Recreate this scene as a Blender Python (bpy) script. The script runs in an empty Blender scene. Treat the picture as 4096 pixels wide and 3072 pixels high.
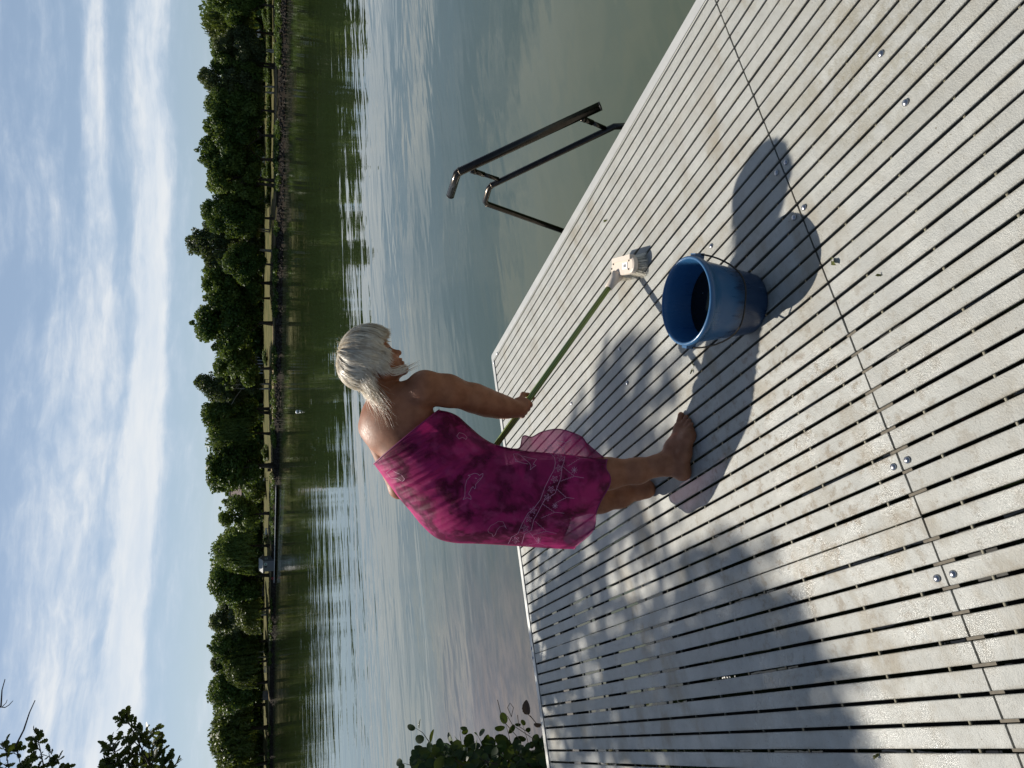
import bpy, bmesh, math, random
import numpy as np
from mathutils import Vector, Matrix
from mathutils.bvhtree import BVHTree
random.seed(7)
RNG = np.random.default_rng(11)
scn = bpy.context.scene
COL = scn.collection

# ------------------------------------------------------------------ camera geometry (metres; deck top z = 0)
CAM = np.array([-2.28193, -1.38353, 1.59018])
RIGHT = np.array([0.89858, -0.43878, 0.00471])
DOWN = np.array([-0.14010, -0.29706, -0.94452])
FWD = np.array([0.41584, 0.84807, -0.32841])
F = 2829.99          # focal length in photo pixels (4096 wide, camera turned on its side)
WATER_Z = -0.6
SUN = np.array([-0.0746, 0.6612, 0.7465]); SUN /= np.linalg.norm(SUN)

def ray(x, y):
    return RIGHT * ((1536.0 - y) / F) + DOWN * ((x - 2048.0) / F) + FWD
def at(x, y, D):
    return CAM + ray(x, y) * D
def ground(x, y, z=0.0):
    d = ray(x, y)
    return CAM + d * ((z - CAM[2]) / d[2])
def depth(p):
    return float(FWD @ (np.asarray(p) - CAM))
def nrm(v):
    v = np.asarray(v, float)
    return v / (np.linalg.norm(v) + 1e-12)

# ------------------------------------------------------------------ object helpers
def tag(o, label=None, cat=None, group=None, kind=None):
    if label: o['label'] = label
    if cat: o['category'] = cat
    if group: o['group'] = group
    if kind: o['kind'] = kind
    return o
def empty(name, loc=(0, 0, 0), rz=0.0):
    o = bpy.data.objects.new(name, None)
    o.empty_display_size = 0.1
    o.location = loc
    o.rotation_euler = (0, 0, rz)
    COL.objects.link(o)
    return o
def link(name, me, mat=None, parent=None, smooth=False):
    if mat is not None:
        for m in (mat if isinstance(mat, (list, tuple)) else [mat]):
            me.materials.append(m)
    if smooth:
        me.polygons.foreach_set('use_smooth', [True] * len(me.polygons))
    o = bpy.data.objects.new(name, me)
    COL.objects.link(o)
    if parent is not None:
        o.parent = parent
        if parent.type == 'EMPTY' or True:
            # children are modelled in world coordinates: keep them there
            o.matrix_parent_inverse = world_of(parent).inverted()
    return o
def world_of(o):
    m = Matrix.LocRotScale(o.location, o.rotation_euler, o.scale)
    if o.parent is not None:
        m = world_of(o.parent) @ o.matrix_parent_inverse @ m
    return m
class MB:
    """collects simple shapes and links them as one mesh object"""
    def __init__(self):
        self.v = []; self.f = []; self.m = []; self.mi = 0
    def add(self, vs, fs):
        b = len(self.v)
        self.v += [tuple(map(float, p)) for p in vs]
        self.f += [tuple(i + b for i in f) for f in fs]
        self.m += [self.mi] * len(fs)
        return self
    def box(self, c, s, ax=None, taper=1.0):
        c = np.asarray(c, float)
        A = np.eye(3) if ax is None else np.array(ax, float)
        vs = []
        for dz in (-1, 1):
            k = taper if dz > 0 else 1.0
            for dx, dy in ((-1, -1), (1, -1), (1, 1), (-1, 1)):
                vs.append(c + A[0] * dx * s[0] / 2 * k + A[1] * dy * s[1] / 2 * k + A[2] * dz * s[2] / 2)
        return self.add(vs, [(3, 2, 1, 0), (4, 5, 6, 7), (0, 1, 5, 4), (1, 2, 6, 5), (2, 3, 7, 6), (3, 0, 4, 7)])
    def tube(self, pts, rs, n=10, caps=True):
        pts = [np.asarray(p, float) for p in pts]
        if not hasattr(rs, '__len__'): rs = [rs] * len(pts)
        b = len(self.v); vs = []; up = None
        for i, p in enumerate(pts):
            if i == 0: t = pts[1] - p
            elif i == len(pts) - 1: t = p - pts[i - 1]
            else: t = nrm(pts[i + 1] - p) + nrm(p - pts[i - 1])
            t = nrm(t)
            if up is None:
                a = np.array([0, 0, 1.0]) if abs(t[2]) < 0.9 else np.array([1.0, 0, 0])
                up = nrm(np.cross(t, a))
            up = nrm(up - t * (up @ t))
            w = np.cross(t, up)
            for k in range(n):
                a = 2 * math.pi * k / n
                vs.append(p + (up * math.cos(a) + w * math.sin(a)) * rs[i])
        fs = []
        for i in range(len(pts) - 1):
            for k in range(n):
                k2 = (k + 1) % n
                fs.append((i * n + k, i * n + k2, (i + 1) * n + k2, (i + 1) * n + k))
        if caps:
            fs.append(tuple(reversed(range(n)))); fs.append(tuple((len(pts) - 1) * n + k for k in range(n)))
        return self.add(vs, fs)
    def lathe(self, c, prof, n=40, capb=True, capt=True):
        c = np.asarray(c, float); vs = []; fs = []
        for r, z in prof:
            for k in range(n):
                a = 2 * math.pi * k / n
                vs.append(c + np.array([r * math.cos(a), r * math.sin(a), z]))
        for i in range(len(prof) - 1):
            for k in range(n):
                k2 = (k + 1) % n
                fs.append((i * n + k, i * n + k2, (i + 1) * n + k2, (i + 1) * n + k))
        if capb: fs.append(tuple(reversed(range(n))))
        if capt: fs.append(tuple((len(prof) - 1) * n + k for k in range(n)))
        return self.add(vs, fs)
    def build(self, name, mat, parent=None, smooth=False):
        me = bpy.data.meshes.new(name)
        me.from_pydata(self.v, [], self.f)
        me.polygons.foreach_set('material_index', self.m)
        me.update()
        return link(name, me, mat, parent, smooth)
def quads_mesh(name, V, Q):
    """fast mesh from numpy arrays: V (n,3), Q (m,k) faces of k corners"""
    me = bpy.data.meshes.new(name)
    V = np.ascontiguousarray(V, np.float32); Q = np.ascontiguousarray(Q, np.int32)
    k = Q.shape[1]
    me.vertices.add(len(V)); me.vertices.foreach_set('co', V.ravel())
    me.loops.add(Q.size); me.loops.foreach_set('vertex_index', Q.ravel())
    me.polygons.add(len(Q))
    me.polygons.foreach_set('loop_start', np.arange(0, Q.size, k, dtype=np.int32))
    me.update(calc_edges=True)
    me.validate()
    return me
def copy_tree(o, parent=None):
    c = o.copy(); COL.objects.link(c)
    if parent is not None: c.parent = parent
    for ch in [x for x in bpy.data.objects if x.parent == o]:
        copy_tree(ch, c)
    return c

# ------------------------------------------------------------------ materials
class NT:
    def __init__(self, tree):
        self.t = tree; self.n = tree.nodes; self.l = tree.links
    def node(self, kind, _in=None, **props):
        nd = self.n.new(kind)
        for k, v in props.items(): setattr(nd, k, v)
        for k, v in (_in or {}).items(): self.set(nd.inputs[k], v)
        return nd
    def set(self, sock, v):
        if isinstance(v, bpy.types.NodeSocket): self.l.new(v, sock)
        else: sock.default_value = v
    def math(self, op, a, b=0.0, c=None, clamp=False):
        nd = self.n.new('ShaderNodeMath'); nd.operation = op; nd.use_clamp = clamp
        self.set(nd.inputs[0], a); self.set(nd.inputs[1], b)
        if c is not None: self.set(nd.inputs[2], c)
        return nd.outputs[0]
    def ramp(self, fac, lo, hi, a=0.0, b=1.0):
        nd = self.n.new('ShaderNodeMapRange'); nd.interpolation_type = 'SMOOTHSTEP'
        self.set(nd.inputs['Value'], fac)
        nd.inputs['From Min'].default_value = lo; nd.inputs['From Max'].default_value = hi
        nd.inputs['To Min'].default_value = a; nd.inputs['To Max'].default_value = b
        return nd.outputs[0]
    def mix(self, fac, a, b, blend='MIX'):
        nd = self.n.new('ShaderNodeMix'); nd.data_type = 'RGBA'; nd.blend_type = blend
        self.set(nd.inputs['Factor'], fac)
        self.set(nd.inputs[6], a); self.set(nd.inputs[7], b)
        return nd.outputs[2]
    def noise(self, vec, scale, detail=4.0, rough=0.55, dist=0.0, out='Fac'):
        nd = self.n.new('ShaderNodeTexNoise')
        if vec is not None: self.l.new(vec, nd.inputs['Vector'])
        nd.inputs['Scale'].default_value = scale; nd.inputs['Detail'].default_value = detail
        nd.inputs['Roughness'].default_value = rough; nd.inputs['Distortion'].default_value = dist
        return nd.outputs[out]
    def mapping(self, vec, scale=(1, 1, 1), rot=(0, 0, 0), loc=(0, 0, 0)):
        nd = self.n.new('ShaderNodeMapping'); self.l.new(vec, nd.inputs['Vector'])
        nd.inputs['Scale'].default_value = scale; nd.inputs['Rotation'].default_value = rot
        nd.inputs['Location'].default_value = loc
        return nd.outputs[0]
    def coord(self, which='Object'):
        return self.n.new('ShaderNodeTexCoord').outputs[which]
    def pos(self):
        return self.n.new('ShaderNodeNewGeometry').outputs['Position']
    def bump(self, height, strength=0.3, dist=0.01, normal=None):
        nd = self.n.new('ShaderNodeBump'); self.set(nd.inputs['Height'], height)
        nd.inputs['Strength'].default_value = strength; nd.inputs['Distance'].default_value = dist
        if normal is not None: self.l.new(normal, nd.inputs['Normal'])
        return nd.outputs[0]
def c4(c): return (c[0], c[1], c[2], 1.0)
def newmat(name):
    m = bpy.data.materials.new(name); m.use_nodes = True
    T = NT(m.node_tree)
    b = T.n['Principled BSDF']
    return m, T, b
def simple(name, col, rough=0.5, metal=0.0, var=0.12, scale=30.0, bump=0.0, spec=0.5):
    """plain surface with a little procedural mottling"""
    m, T, b = newmat(name)
    p = T.pos()
    nz = T.noise(p, scale, 3)
    lo = c4([x * (1 - var) for x in col]); hi = c4([min(1, x * (1 + var)) for x in col])
    T.set(b.inputs['Base Color'], T.mix(nz, lo, hi))
    T.set(b.inputs['Roughness'], T.ramp(nz, 0.2, 0.8, max(0.02, rough - 0.06), min(1, rough + 0.06)))
    b.inputs['Metallic'].default_value = metal
    b.inputs['Specular IOR Level'].default_value = spec
    if bump: T.set(b.inputs['Normal'], T.bump(nz, bump, 0.004))
    return m
def leafmat(name, col, col2, trans=0.35, scale=0.6, rough=0.5):
    m, T, b = newmat(name)
    nz = T.noise(T.pos(), scale, 3)
    rnd = T.n.new('ShaderNodeObjectInfo').outputs['Random']
    f = T.math('ADD', T.ramp(nz, 0.3, 0.7), T.math('MULTIPLY', T.math('SUBTRACT', rnd, 0.5), 0.7), clamp=True)
    colr = T.mix(f, c4(col), c4(col2))
    T.set(b.inputs['Base Color'], colr)
    b.inputs['Roughness'].default_value = rough
    b.inputs['Specular IOR Level'].default_value = 0.25
    tr = T.node('ShaderNodeBsdfTranslucent')
    T.set(tr.inputs['Color'], T.mix(0.5, colr, (0.16, 0.2, 0.02, 1)))
    mx = T.node('ShaderNodeMixShader', {0: trans})
    T.l.new(b.outputs[0], mx.inputs[1]); T.l.new(tr.outputs[0], mx.inputs[2])
    T.l.new(mx.outputs[0], T.n['Material Output'].inputs['Surface'])
    return m

# ------------------------------------------------------------------ camera, world, sun
cd = bpy.data.cameras.new('camera'); cam = bpy.data.objects.new('camera', cd); COL.objects.link(cam)
cd.sensor_width = 36.0; cd.sensor_fit = 'HORIZONTAL'; cd.lens = F / 4096 * 36.0
cd.clip_start = 0.05; cd.clip_end = 3000
x_ax = nrm(DOWN); z_ax = nrm(-FWD); y_ax = nrm(np.cross(z_ax, x_ax)); x_ax = np.cross(y_ax, z_ax)
M = Matrix(((x_ax[0], y_ax[0], z_ax[0], CAM[0]), (x_ax[1], y_ax[1], z_ax[1], CAM[1]),
            (x_ax[2], y_ax[2], z_ax[2], CAM[2]), (0, 0, 0, 1)))
cam.matrix_world = M
scn.camera = cam
scn.view_settings.view_transform = 'Standard'; scn.view_settings.look = 'None'
scn.view_settings.exposure = 0.27; scn.view_settings.gamma = 1.0

sd = bpy.data.lights.new('sun', 'SUN'); sun = bpy.data.objects.new('sun', sd); COL.objects.link(sun)
sd.energy = 4.9; sd.angle = math.radians(0.53); sd.color = (1.0, 0.94, 0.84)
sun.rotation_euler = Vector(SUN).to_track_quat('Z', 'Y').to_euler()

w = bpy.data.worlds.new('World'); scn.world = w; w.use_nodes = True
T = NT(w.node_tree)
bg = T.n['Background']
sky = T.node('ShaderNodeTexSky', sky_type='NISHITA', sun_disc=False)
sky.sun_elevation = math.asin(SUN[2]); sky.sun_rotation = math.atan2(SUN[0], SUN[1])
sky.altitude = 100; sky.air_density = 1.0; sky.dust_density = 0.6; sky.ozone_density = 1.5
# clouds: high streaky sheets banded by height above the horizon, heavier on the left
gen = T.coord('Generated')
sep = T.node('ShaderNodeSeparateXYZ', {0: gen})
yaw = math.atan2(FWD[0], FWD[1])
az = T.math('SUBTRACT', T.math('ARCTAN2', sep.outputs[0], sep.outputs[1]), yaw)     # radians, + to the right
el = T.math('ARCSINE', sep.outputs[2])
cv = T.node('ShaderNodeCombineXYZ', {0: T.math('MULTIPLY', az, 1.0), 1: T.math('ADD', el, T.math('MULTIPLY', az, 0.035)), 2: 0.0}).outputs[0]
warp = T.noise(T.mapping(cv, scale=(3.2, 9.0, 1)), 1.0, 4, out='Color')
wv = T.node('ShaderNodeVectorMath', {0: warp, 1: (0.5, 0.5, 0.5)}, operation='SUBTRACT').outputs[0]
wv = T.node('ShaderNodeVectorMath', {0: wv, 1: (0.16, 0.045, 0.0)}, operation='MULTIPLY').outputs[0]
cw = T.node('ShaderNodeVectorMath', {0: cv, 1: wv}, operation='ADD').outputs[0]
s1 = T.noise(T.mapping(cw, scale=(2.2, 13.0, 1), loc=(3.2, 1.45, 0)), 1.0, 5, 0.55)
s2 = T.noise(T.mapping(cw, scale=(7.0, 38.0, 1), loc=(1.0, 8.0, 2)), 1.0, 6, 0.62)
s3 = T.noise(T.mapping(cw, scale=(34.0, 80.0, 1), loc=(6.0, 2.0, 4)), 1.0, 5, 0.6)
sw = T.node('ShaderNodeSeparateXYZ', {0: cw}); wa, we = sw.outputs[0], sw.outputs[1]
def band(c, hw, soft):
    return T.math('MULTIPLY', T.ramp(we, c - hw - soft, c - hw + soft), T.ramp(we, c + hw - soft, c + hw + soft, 1.0, 0.0))
b1 = T.math('MULTIPLY', band(0.141, 0.019, 0.013), 0.30)                       # long bank across the whole view
b2 = T.math('MULTIPLY', T.math('MULTIPLY', band(0.178, 0.060, 0.030), T.ramp(wa, -0.10, 0.22, 1.0, 0.0)), 0.22)   # mass at the left
b3 = T.math('MULTIPLY', T.math('MULTIPLY', band(0.200, 0.012, 0.008), T.ramp(wa, 0.05, 0.25)), 0.20)              # wisp at the right
b4 = T.math('MULTIPLY', T.ramp(we, 0.0, 0.085, 1.0, 0.0), 0.16)
b5 = T.math('MULTIPLY', T.math('MULTIPLY', T.ramp(we, 0.30, 0.40), T.ramp(we, 0.55, 0.8, 1.0, 0.0)), T.ramp(wa, -0.5, 0.5, 0.74, 0.64))
d = T.math('ADD', T.math('MULTIPLY', s1, 0.46), T.math('MULTIPLY', s2, 0.58))
d = T.math('ADD', d, T.math('MULTIPLY', s3, 0.22))
for bb_ in (b1, b2, b3, b4, b5): d = T.math('ADD', d, bb_)
ahead = T.math('ADD', T.ramp(T.math('ABSOLUTE', az), 0.7, 1.3, 0.0, -0.9), T.ramp(el, 0.55, 0.85, 0.0, -0.9))
d = T.math('ADD', d, ahead)
thick = T.ramp(d, 0.56, 1.0)
cl = T.ramp(d, 0.54, 0.98, 0.42, 0.93)
tone = T.mix(T.ramp(s2, 0.3, 0.7), (9.6, 10.6, 11.8, 1), (11.6, 12.0, 12.4, 1))
tone = T.mix(thick, (6.2, 8.1, 10.8, 1), tone)
veil = T.ramp(T.math('MAXIMUM', T.math('ABSOLUTE', az), T.math('MULTIPLY', el, 1.2)), 0.7, 1.3, 1.0, 0.12)
cl = T.math('MULTIPLY', cl, veil)
col = T.mix(cl, sky.outputs[0], tone)
T.set(bg.inputs['Color'], col); bg.inputs['Strength'].default_value = 0.060
# ------------------------------------------------------------------ water and land
m, T, b = newmat('lake_water')
p = T.pos()
cp = T.node('ShaderNodeVectorMath', {0: p, 1: (-4.3, 6.2, 0)}, operation='DISTANCE').outputs['Value']
mud = T.ramp(T.math('ADD', cp, T.math('MULTIPLY', T.noise(p, 0.9, 4), 1.6)), 2.6, 5.6, 0.85, 0.0)
deep = T.mix(T.noise(p, 0.25, 3), (0.022, 0.036, 0.011, 1), (0.033, 0.047, 0.021, 1))
shal = T.mix(T.ramp(T.noise(T.mapping(p, scale=(1, 2.2, 1)), 3.2, 5, 0.6), 0.35, 0.65), (0.075, 0.055, 0.045, 1), (0.14, 0.10, 0.075, 1))
T.set(b.inputs['Base Color'], T.mix(mud, deep, shal))
b.inputs['Roughness'].default_value = 0.015
b.inputs['IOR'].default_value = 1.52
b.inputs['Specular IOR Level'].default_value = 0.5
W_ROT = (0, 0, 0.46)
pm = T.mapping(p, scale=(0.55, 1.6, 1), rot=W_ROT)
w1 = T.noise(pm, 0.55, 3, 0.5, 0.3)
w2 = T.noise(pm, 2.3, 3, 0.5, 0.2)
w3 = T.noise(T.mapping(p, scale=(0.8, 1.2, 1), rot=W_ROT), 0.09, 2, 0.5)
amp = T.ramp(T.noise(T.mapping(p, scale=(0.5, 1.6, 1), rot=W_ROT), 0.05, 3), 0.38, 0.62, 0.35, 1.0)
h = T.math('ADD', T.math('MULTIPLY', w1, 0.040), T.math('MULTIPLY', w2, 0.0034))
far_ = T.node('ShaderNodeVectorMath', {0: p, 1: tuple(CAM)}, operation='DISTANCE').outputs['Value']
h = T.math('MULTIPLY', h, T.math('MULTIPLY', amp, T.ramp(far_, 15.0, 75.0, 1.0, 0.45)))
T.set(b.inputs['Normal'], T.bump(h, 1.0, 1.0))
me = bpy.data.meshes.new('lake_water')
xs = np.concatenate([np.linspace(-900, -40, 12), np.linspace(-30, 30, 13), np.linspace(40, 900, 12)])
ys = np.concatenate([np.linspace(-300, -15, 6), np.linspace(-10, 40, 11), np.linspace(60, 1200, 14)])
V = [(x, y, WATER_Z) for y in ys for x in xs]
nx = len(xs)
me.from_pydata(V, [], [(j * nx + i, j * nx + i + 1, (j + 1) * nx + i + 1, (j + 1) * nx + i) for j in range(len(ys) - 1) for i in range(nx - 1)])
water = link('lake_water', me, m); tag(water, kind='structure')

SHORE_Y = [-900, -400, 0, 400, 800, 1200, 1600, 2000, 2400, 2700, 3000]
_tab = {0: 1148, 400: 1142.5, 800: 1137, 1200: 1129.5, 1600: 1122, 2000: 1112, 2400: 1102, 2700: 1096, 3000: 1090}
SHORE = []
for y in SHORE_Y:
    if y >= 0: SHORE.append(ground(_tab[y], y, WATER_Z)[:2])
SHORE.insert(0, SHORE[0] + (SHORE[0] - SHORE[1]) * 1.2)
SHORE.insert(0, SHORE[0] + (SHORE[1] - SHORE[2]) * 1.6)
SHORE_Y += [3200, 3500]
SHORE.append(SHORE[-1] + (SHORE[-1] - SHORE[-2]) * 0.8)
SHORE.append(SHORE[-1] + (SHORE[-1] - SHORE[-2]) * 1.2)
SHORE = np.array(SHORE)
def shore_xy(y):
    return np.array([np.interp(y, SHORE_Y, SHORE[:, 0]), np.interp(y, SHORE_Y, SHORE[:, 1])])
def inland(q):
    return nrm(q - CAM[:2])
OFFS = [-10, 0, 0.8, 2.0, 3.2, 4.5, 7, 12, 22, 40, 70, 140, 500]
HTS = [-2.2, -0.63, -0.28, 0.10, 0.38, 0.50, 0.60, 0.85, 1.35, 2.1, 2.9, 3.4, 5.0]
def bank_h(off): return float(np.interp(off, OFFS, HTS))
def shore_pt(y, off, dz=0.0):
    q = shore_xy(y); n = inland(q)
    return np.array([*(q + n * off), bank_h(off) + dz])
V = []; ny_ = 160
for j in range(ny_):
    y = -900 + (3500 + 900) * j / (ny_ - 1)
    for k, o in enumerate(OFFS):
        jit = 0.0 if o < 0 or o > 100 else 0.25 * math.sin(j * 1.7 + k) + 0.15 * math.sin(j * 0.53 + 2 * k)
        q = shore_xy(y) + inland(shore_xy(y)) * (o + jit)
        V.append((q[0], q[1], HTS[k] + (0.05 * math.sin(j * 0.9 + k * 2.1) if 0 < o < 60 else 0)))
nk = len(OFFS)
me = bpy.data.meshes.new('far_bank')
me.from_pydata(V, [], [(j * nk + k, j * nk + k + 1, (j + 1) * nk + k + 1, (j + 1) * nk + k) for j in range(ny_ - 1) for k in range(nk - 1)])
m, T, b = newmat('bank_ground')
p = T.pos(); z = T.node('ShaderNodeSeparateXYZ', {0: p}).outputs[2]
nz = T.noise(p, 0.35, 5); nf = T.noise(p, 3.0, 4)
zz = T.math('ADD', z, T.math('MULTIPLY', T.math('SUBTRACT', nz, 0.5), 0.35))
soil = T.mix(nf, (0.010, 0.008, 0.006, 1), (0.030, 0.022, 0.015, 1))
grass = T.mix(T.ramp(nz, 0.3, 0.7), (0.060, 0.066, 0.018, 1), (0.125, 0.108, 0.044, 1))
path = T.mix(nf, (0.20, 0.15, 0.085, 1), (0.26, 0.20, 0.12, 1))
c = T.mix(T.ramp(zz, 0.30, 0.42), soil, grass)
onp = T.math('MULTIPLY', T.ramp(zz, 0.42, 0.48), T.ramp(zz, 0.60, 0.68, 1.0, 0.0))
c = T.mix(onp, c, path)
T.set(b.inputs['Base Color'], c); b.inputs['Roughness'].default_value = 0.95; b.inputs['Specular IOR Level'].default_value = 0.08
T.set(b.inputs['Normal'], T.bump(nf, 0.6, 0.15))
tag(link('far_bank_ground', me, m, smooth=True), kind='structure')
m_soil = simple('near_soil', (0.06, 0.045, 0.03), 0.95, var=0.5, scale=6, bump=0.8)
mb = MB(); V = []; 
for j in range(26):
    t = j / 25
    y = -14 + 60 * t
    xe = -4.6 - 0.9 * math.sin(j * 0.8) - 0.17 * y if y > 3 else -3.6
    V += [(xe + 1.6, y, -1.3), (xe + 0.5, y, -0.62), (xe, y, -0.32), (xe - 2.5, y, 0.05), (xe - 60, y, 2.5)]
mb.add(V, [(j * 5 + k, j * 5 + k + 1, (j + 1) * 5 + k + 1, (j + 1) * 5 + k) for j in range(25) for k in range(4)])
tag(mb.build('near_bank_ground', m_soil), kind='structure')

# ------------------------------------------------------------------ jetty
PITCH = 0.06
def seam_y(x): return 0.0107 * (x + 1.26)
def back_y(x): return 3.030 - 0.0233 * (x + 1.26)
m, T, b = newmat('deck_board')
p = T.coord('Object')
geo = T.pos()
n1 = T.noise(geo, 1.1, 5, 0.6); n2 = T.noise(geo, 9.0, 6, 0.65); n3 = T.noise(geo, 60.0, 4, 0.6)
n4 = T.noise(T.mapping(geo, scale=(1.0, 1.9, 1), rot=(0, 0, 0.7)), 3.6, 6, 0.62, 0.4)
base = T.mix(T.ramp(n2, 0.25, 0.75), (0.318, 0.322, 0.300, 1), (0.425, 0.425, 0.392, 1))
brd = T.node('ShaderNodeTexWhiteNoise', noise_dimensions='1D')
sx = T.node('ShaderNodeSeparateXYZ', {0: geo})
T.set(brd.inputs['W'], T.math('ADD', T.math('FLOOR', T.math('DIVIDE', sx.outputs[0], PITCH)), T.math('MULTIPLY', T.math('GREATER_THAN', sx.outputs[1], 0.0), 57.3)))
base = T.mix(T.math('MULTIPLY', brd.outputs['Value'], 0.45), base, (0.29, 0.285, 0.255, 1))
fx_ = T.math('FRACT', T.math('DIVIDE', sx.outputs[0], PITCH))
edge_ = T.math('MAXIMUM', T.ramp(fx_, 0.10, 0.26, 1.0, 0.0), T.ramp(fx_, 0.74, 0.90))
edge_ = T.math('MULTIPLY', edge_, T.ramp(T.noise(T.mapping(geo, scale=(2.5, 0.7, 1)), 9, 5, 0.65), 0.42, 0.66))
base = T.mix(T.math('MULTIPLY', edge_, 0.55), base, (0.20, 0.175, 0.125, 1))
stain = T.math('MULTIPLY', T.ramp(n4, 0.47, 0.68), T.ramp(n1, 0.38, 0.62, 0.15, 1.0))
base = T.mix(T.math('MULTIPLY', stain, 0.75), base, (0.22, 0.18, 0.115, 1))
g2_ = ground(3430, 240)
gx2 = T.node('ShaderNodeVectorMath', {0: geo, 1: tuple(g2_)}, operation='DISTANCE').outputs['Value']
gr2 = T.math('MULTIPLY', T.ramp(gx2, 0.05, 0.45, 1.0, 0.0), T.ramp(T.noise(geo, 14, 7, 0.75), 0.42, 0.62))
base = T.mix(T.math('MULTIPLY', gr2, 0.6), base, (0.20, 0.17, 0.10, 1))
mott = T.ramp(T.noise(geo, 33, 6, 0.75), 0.50, 0.72)
base = T.mix(T.math('MULTIPLY', mott, 0.35), base, (0.235, 0.215, 0.165, 1))
# rusty-brown grime, thickest round the bucket and along the seam
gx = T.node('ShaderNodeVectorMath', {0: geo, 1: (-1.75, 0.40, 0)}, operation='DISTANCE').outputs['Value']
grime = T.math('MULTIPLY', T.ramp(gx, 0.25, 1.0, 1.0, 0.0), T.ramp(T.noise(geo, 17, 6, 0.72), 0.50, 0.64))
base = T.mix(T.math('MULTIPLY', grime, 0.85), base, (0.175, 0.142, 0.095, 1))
spk = T.ramp(T.noise(geo, 130, 2, 0.5), 0.68, 0.74)
base = T.mix(T.math('MULTIPLY', spk, 0.75), base, (0.11, 0.085, 0.05, 1))
fine = T.ramp(n3, 0.35, 0.65, -0.035, 0.035)
base = T.mix(T.math('MULTIPLY', T.ramp(n3, 0.3, 0.7, 0.0, 1.0), 0.16), base, (0.30, 0.29, 0.26, 1))
T.set(b.inputs['Base Color'], base)
wetd = T.node('ShaderNodeVectorMath', {0: geo, 1: (-2.35, -0.05, 0)}, operation='DISTANCE').outputs['Value']
wet = T.math('MULTIPLY', T.ramp(wetd, 0.5, 1.9, 1.0, 0.25), T.ramp(T.noise(geo, 4.2, 5, 0.6), 0.44, 0.60))
T.set(b.inputs['Roughness'], T.mix(wet, (0.52, 0.52, 0.52, 1), (0.20, 0.20, 0.20, 1)))
b.inputs['Specular IOR Level'].default_value = 0.5
hgt = T.math('ADD', T.math('MULTIPLY', n3, 0.6), T.math('MULTIPLY', T.noise(geo, 210.0, 4, 0.7), 0.8))
T.set(b.inputs['Normal'], T.bump(hgt, 0.62, 0.0042))
M_BOARD = m
M_TRIM = simple('aluminium_trim', (0.47, 0.465, 0.44), 0.42, 0.25, var=0.10, scale=14, bump=0.1)
M_DARK = simple('dark_frame', (0.02, 0.019, 0.017), 0.7, var=0.4, scale=20)
M_ROD = simple('grating_rod', (0.20, 0.185, 0.135), 0.6, var=0.3, scale=60)
M_CLIP = simple('clip_strip', (0.13, 0.112, 0.085), 0.8, var=0.7, scale=90)
M_STEEL = simple('bolt_steel', (0.40, 0.40, 0.42), 0.30, 1.0, var=0.08)

jetty = empty('jetty', (-1.3, 0.5, 0))
tag(jetty, 'pale grey slatted bathing jetty that the woman stands on, wet and stained', 'jetty')
GAP = 0.0098
def panel(y0, y1, i0, i1, name, narrow=()):
    mb = MB()
    for i in range(i0, i1):
        gl = 0.0035 if (i + 1) in narrow else GAP      # gap on the board's left side
        gr = 0.0035 if i in narrow else GAP
        if i in narrow: pass
        xr = -i * PITCH - gr / 2; xl = -(i + 1) * PITCH + gl / 2
        dz = random.uniform(-0.0006, 0.0006); tl = random.uniform(-0.0005, 0.0005)
        ch = 0.0022
        prof = [(xl + 0.010, -0.034), (xl + 0.007, -0.009), (xl, -0.0055), (xl, -ch), (xl + ch * 0.35, -ch * 0.35), (xl + ch, 0), (xr - ch, 0), (xr - ch * 0.35, -ch * 0.35), (xr, -ch), (xr, -0.0055), (xr - 0.007, -0.009), (xr - 0.010, -0.034)]
        jx = random.uniform(-0.0006, 0.0006)
        ya = y0((xl + xr) / 2); yb = y1((xl + xr) / 2)
        vs = []
        nseg = 4
        for s in range(nseg + 1):
            yy = ya + (yb - ya) * s / nseg
            for (x, z) in prof:
                vs.append((x + jx, yy, z + dz + tl * (x - xl) / PITCH * 2))
        k = len(prof); fs = []
        for s in range(nseg):
            for a in range(k):
                a2 = (a + 1) % k
                fs.append((s * k + a, s * k + a2, (s + 1) * k + a2, (s + 1) * k + a))
        fs.append(tuple(reversed(range(k)))); fs.append(tuple(nseg * k + a for a in range(k)))
        mb.add(vs, fs)
    return mb.build(name, M_BOARD, jetty)
far_p = panel(lambda x: seam_y(x) + 0.0034, back_y, -1, 54, 'slat_panel', narrow=(33,))
near_p = panel(lambda x: -3.4, lambda x: seam_y(x) - 0.0034, -1, 54, 'slat_panel')
XR = 0.0; XL = -54 * PITCH
# cross rods of the two gratings, seen as pale dots down in the gaps
mb = MB()
for k in range(15):
    y = 0.088 + 0.207 * k
    if y < 2.98: mb.tube([(0.055, y, -0.0135), (XL, y, -0.0135)], 0.0052, 6)
mb.build('cross_rods', M_ROD, jetty, True)
mb = MB()
for k in range(16): mb.tube([(0.055, -0.123 - 0.207 * k, -0.0135), (XL, -0.123 - 0.207 * k, -0.0135)], 0.0052, 6)
mb.build('cross_rods', M_ROD, jetty, True)
for i in range(24, 54):
    if i == 33: continue
    mb = MB()
    x = -i * PITCH; y = seam_y(x)
    a, c_ = random.uniform(0.02, 0.05), random.uniform(0.008, 0.03)
    mb.box((x + GAP * 0.10, y - (a - c_) / 2 + 0.002, -0.010), (GAP * 0.72, a + c_, 0.006))
    mb.build('joint_clip', M_CLIP, jetty)
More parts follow.
